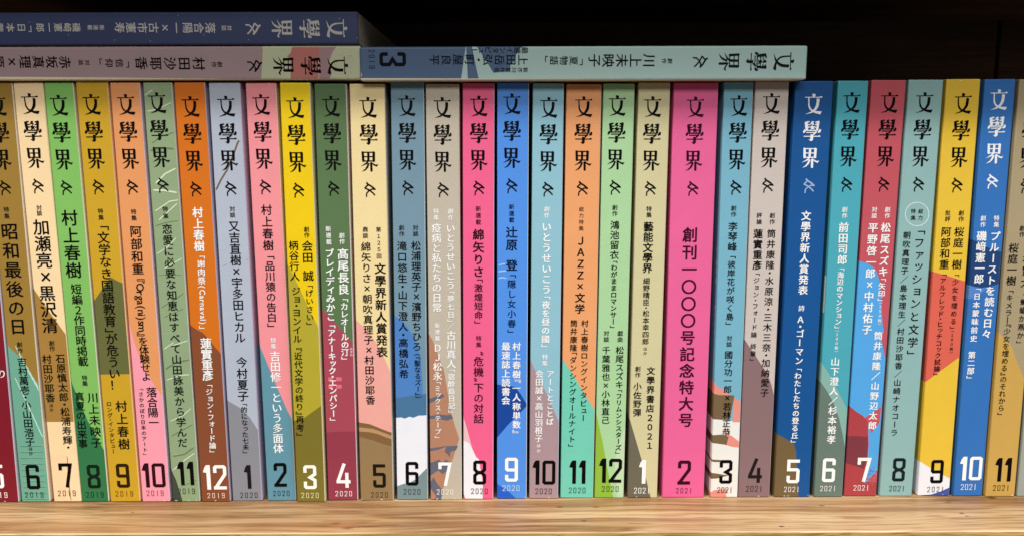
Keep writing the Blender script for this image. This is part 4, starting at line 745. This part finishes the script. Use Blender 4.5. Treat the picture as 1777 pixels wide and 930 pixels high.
{'key':'lying-pink','o':[-280.78,-4.0,227.2],'w':15.6,'h':210.0,'lean':90.0,'lying':1,'label':'dusty pink magazine lying flat on the row,lower one of the stack of two','base':(172,146,149),'left':None,'back':(240,225,190),'art':[((200,206,170),[(-5.35,162.99),(1.75,163.73),(16.87,162.17),(18.62,213.16),(-5.2,213.86)]),((196,120,112),[(0.4,177.78),(3.33,176.64),(4.8,175.06),(6.28,176.61),(16.14,176.18),(16.18,189.25),(0.43,190.37)]),((172,138,142),[(0.43,190.27),(16.18,189.66),(16.2,194.07),(12.74,195.97),(8.3,194.36),(3.39,196.3),(0.46,198.43)]),((244,226,190),[(13.65,22.46),(14.39,93.29),(15.9,213.24),(21.3,213.09),(20.72,21.73)])],'title':((9.09,203.65),(12,8,10),(12,8,10)),'texts':[('創作',(8.43,144.62),(8.42,138.91),2.63,(35,30,30),0),('村田沙耶香',(8.15,136.61),(7.65,102.78),6.15,(12,8,10),0),('「信仰」',(7.77,100.87),(7.46,85.93),4.09,(12,8,10),0),('対談',(7.4,82.13),(7.38,76.15),2.48,(35,30,30),0),('赤坂真理×原',(7.21,73.3),(6.78,35.68),5.99,(12,8,10),0)],'num':None,'year':None,'marks':[((168,158,146),0.322,[(4.62,204.35),(4.8,204.72)]),((168,158,146),0.322,[(6.41,199.7),(6.59,200.08)]),((168,158,146),0.323,[(10.56,204.53),(10.75,204.91)]),((168,158,146),0.322,[(8.7,197.64),(8.88,198.01)]),((168,158,146),0.322,[(8.04,202.26),(8.22,202.63)]),((168,158,146),0.323,[(12.07,196.85),(12.26,197.22)]),((168,158,146),0.323,[(13.63,202.7),(13.82,203.07)]),((206,204,186),0.323,[(9.43,201.74),(9.62,202.11)]),((168,158,146),0.322,[(7.85,204.74),(8.04,205.11)]),((206,204,186),0.322,[(12.29,197.45),(12.48,197.82)]),((206,204,186),0.322,[(7.56,201.04),(7.75,201.42)]),((168,158,146),0.322,[(6.68,202.99),(6.87,203.36)]),((206,204,186),0.321,[(3.55,196.11),(3.74,196.48)]),((168,158,146),0.322,[(4.63,203.53),(4.82,203.9)]),((206,204,186),0.322,[(9.04,198.26),(9.23,198.64)]),((168,158,146),0.321,[(3.69,201.27),(3.88,201.64)]),((168,158,146),0.322,[(4.66,205.14),(4.84,205.51)]),((206,204,186),0.322,[(5.98,197.89),(6.17,198.26)]),((168,158,146),0.324,[(13.2,194.89),(13.39,195.26)]),((206,204,186),0.323,[(11.64,203.2),(11.83,203.57)]),((206,204,186),0.323,[(9.13,196.13),(9.32,196.5)]),((168,158,146),0.323,[(13.09,200.39),(13.28,200.77)]),((206,204,186),0.322,[(3.96,205.58),(4.15,205.95)]),((206,204,186),0.323,[(10.94,201.67),(11.13,202.05)]),((206,204,186),0.322,[(6.02,203.76),(6.21,204.13)]),((206,204,186),0.322,[(9.3,198.62),(9.49,199.0)]),((206,204,186),0.322,[(6.09,202.18),(6.28,202.55)]),((168,158,146),0.323,[(9.61,197.76),(9.8,198.14)]),((206,204,186),0.322,[(7.11,204.58),(7.29,204.96)]),((168,158,146),0.321,[(5.81,203.59),(6.0,203.97)]),((168,158,146),0.322,[(4.67,195.16),(4.86,195.53)]),((168,158,146),0.322,[(9.49,201.94),(9.67,202.31)]),((168,158,146),0.322,[(9.59,205.17),(9.78,205.55)]),((168,158,146),0.324,[(13.47,195.21),(13.66,195.58)]),((206,204,186),0.322,[(9.37,204.78),(9.56,205.15)]),((168,158,146),0.321,[(5.5,195.68),(5.68,196.06)]),((168,158,146),0.323,[(12.6,204.78),(12.78,205.15)]),((206,204,186),0.322,[(5.28,196.18),(5.47,196.55)]),((168,158,146),0.322,[(4.48,205.3),(4.66,205.67)]),((206,204,186),0.322,[(8.73,201.81),(8.92,202.19)]),((206,204,186),0.323,[(8.47,197.14),(8.65,197.52)]),((168,158,146),0.322,[(2.99,195.82),(3.17,196.19)]),((168,158,146),0.321,[(3.32,196.02),(3.5,196.39)]),((206,204,186),0.323,[(12.55,197.27),(12.73,197.64)]),((206,204,186),0.323,[(9.94,202.39),(10.13,202.76)]),((206,204,186),0.323,[(10.66,204.2),(10.85,204.58)]),((168,158,146),0.322,[(10.7,201.9),(10.89,202.28)]),((168,158,146),0.322,[(4.36,199.87),(4.55,200.24)]),((206,204,186),0.321,[(3.4,199.69),(3.59,200.07)]),((168,158,146),0.322,[(5.5,204.33),(5.69,204.7)]),((168,158,146),0.323,[(12.24,201.71),(12.43,202.08)]),((168,158,146),0.322,[(7.34,198.48),(7.53,198.86)]),((168,158,146),0.322,[(2.87,204.44),(3.06,204.81)]),((206,204,186),0.322,[(4.38,196.25),(4.56,196.62)]),((206,204,186),0.322,[(5.23,203.69),(5.42,204.06)]),((168,158,146),0.323,[(10.64,199.36),(10.82,199.73)]),((168,158,146),0.323,[(13.75,203.43),(13.94,203.81)]),((206,204,186),0.323,[(13.09,204.67),(13.28,205.05)]),((168,158,146),0.323,[(11.94,203.77),(12.12,204.14)]),((168,158,146),0.323,[(9.52,195.67),(9.71,196.04)]),((206,204,186),0.322,[(9.83,197.53),(10.02,197.91)]),((206,204,186),0.321,[(3.07,201.04),(3.25,201.42)]),((206,204,186),0.323,[(12.19,196.95),(12.37,197.32)]),((206,204,186),0.323,[(12.61,197.46),(12.8,197.83)]),((206,204,186),0.323,[(11.92,197.81),(12.11,198.19)]),((206,204,186),0.323,[(12.49,204.33),(12.68,204.71)]),((206,204,186),0.322,[(9.38,202.01),(9.56,202.38)]),((168,158,146),0.322,[(6.59,205.74),(6.77,206.12)]),((168,158,146),0.322,[(8.19,202.23),(8.38,202.6)]),((168,158,146),0.322,[(5.42,200.94),(5.61,201.31)]),((168,158,146),0.323,[(11.33,195.31),(11.52,195.69)]),((206,204,186),0.321,[(3.95,202.17),(4.14,202.54)]),((206,204,186),0.322,[(8.32,203.63),(8.5,204.0)]),((168,158,146),0.323,[(9.59,203.8),(9.78,204.18)]),((206,204,186),0.323,[(10.79,194.96),(10.97,195.34)])]},
{'key':'lying-navy','o':[-281.56,-4.5,242.8],'w':15.2,'h':210.0,'lean':90.0,'lying':1,'label':'dark navy blue magazine lying flat,topmost of the stack of two at left','base':(55,66,104),'left':None,'back':(60,58,84),'art':[],'title':((7.82,204.68),(198,196,190),(198,196,190)),'texts':[('対談',(7.53,150.83),(7.46,145.7),2.45,(198,196,190),0),('落合陽一×古市憲寿',(7.45,143.27),(7.1,95.51),5.05,(198,196,190),0),('新連載',(7.09,91.2),(7.01,82.83),2.46,(198,196,190),0),('磯﨑憲一郎',(7.0,80.0),(6.99,58.81),4.19,(198,196,190),0),('「日本蒙昧',(6.99,57.46),(6.92,33.99),4.19,(198,196,190),0)],'num':None,'year':None,'marks':[((150,160,190),0.427,[(12.79,157.98),(12.87,158.41)]),((150,160,190),0.427,[(10.63,137.14),(10.71,137.57)]),((150,160,190),0.424,[(3.37,200.92),(3.45,201.35)]),((150,160,190),0.427,[(14.97,184.27),(15.05,184.7)]),((150,160,190),0.426,[(10.3,73.65),(10.38,74.07)]),((150,160,190),0.426,[(4.5,55.8),(4.58,56.23)]),((150,160,190),0.424,[(1.71,125.56),(1.79,125.98)]),((150,160,190),0.426,[(9.02,169.66),(9.1,170.09)]),((150,160,190),0.427,[(12.73,95.09),(12.81,95.51)]),((150,160,190),0.427,[(13.3,111.82),(13.38,112.25)])]},
{'key':'lying-celadon','o':[-71.22,-6.5,226.4],'w':15.6,'h':210.0,'lean':90.0,'lying':1,'label':'pale celadon magazine with slate blue left end lying flat on the row,on its own','base':(184,216,210),'left':None,'back':(245,232,205),'art':[((84,108,142),[(-4.49,-2.34),(-4.33,50.11),(-0.83,50.07),(14.64,47.58),(18.13,47.41),(17.98,-3.06)]),((84,108,142),[(-4.33,50.11),(-4.32,52.66),(-0.83,52.62),(10.82,54.94),(14.67,55.84),(18.16,56.12),(18.14,50.67),(14.65,50.71),(-0.83,50.07)]),((84,108,142),[(-4.32,54.27),(-4.25,77.74),(-0.75,77.43),(1.78,74.62),(4.2,73.37),(6.62,72.75),(8.44,70.87),(10.87,70.55),(11.6,68.36),(12.07,62.73),(5.97,59.03),(-0.82,54.43)]),((248,236,208),[(14.37,-6.7),(14.91,101.72),(15.65,215.62),(21.3,215.92),(20.63,-6.91)])],'title':((7.24,203.82),(25,32,36),(25,32,36)),'texts':[('創作',(6.94,147.05),(6.92,141.38),2.47,(35,30,30),0),('川上未映子',(6.73,139.08),(6.55,107.05),6.24,(25,32,36),0),('「夏物語」',(6.68,105.16),(6.49,86.52),4.2,(25,32,36),0),('最速インタビュー',(1.88,79.22),(1.53,52.25),3.33,(22,28,40),0),('上田岳弘・町屋良平',(6.21,79.36),(6.07,32.48),5.07,(18,24,36),0),('新芥川賞作家',(10.82,79.22),(10.77,62.98),2.47,(22,28,40),0)],'num':('3',(5.75,15.61),12.53,(18,20,28)),'year':('2019',(5.59,5.82),2.79,8.78,(25,32,48)),'marks':[]}
]

for b in BOOKS:
    magazine(b)
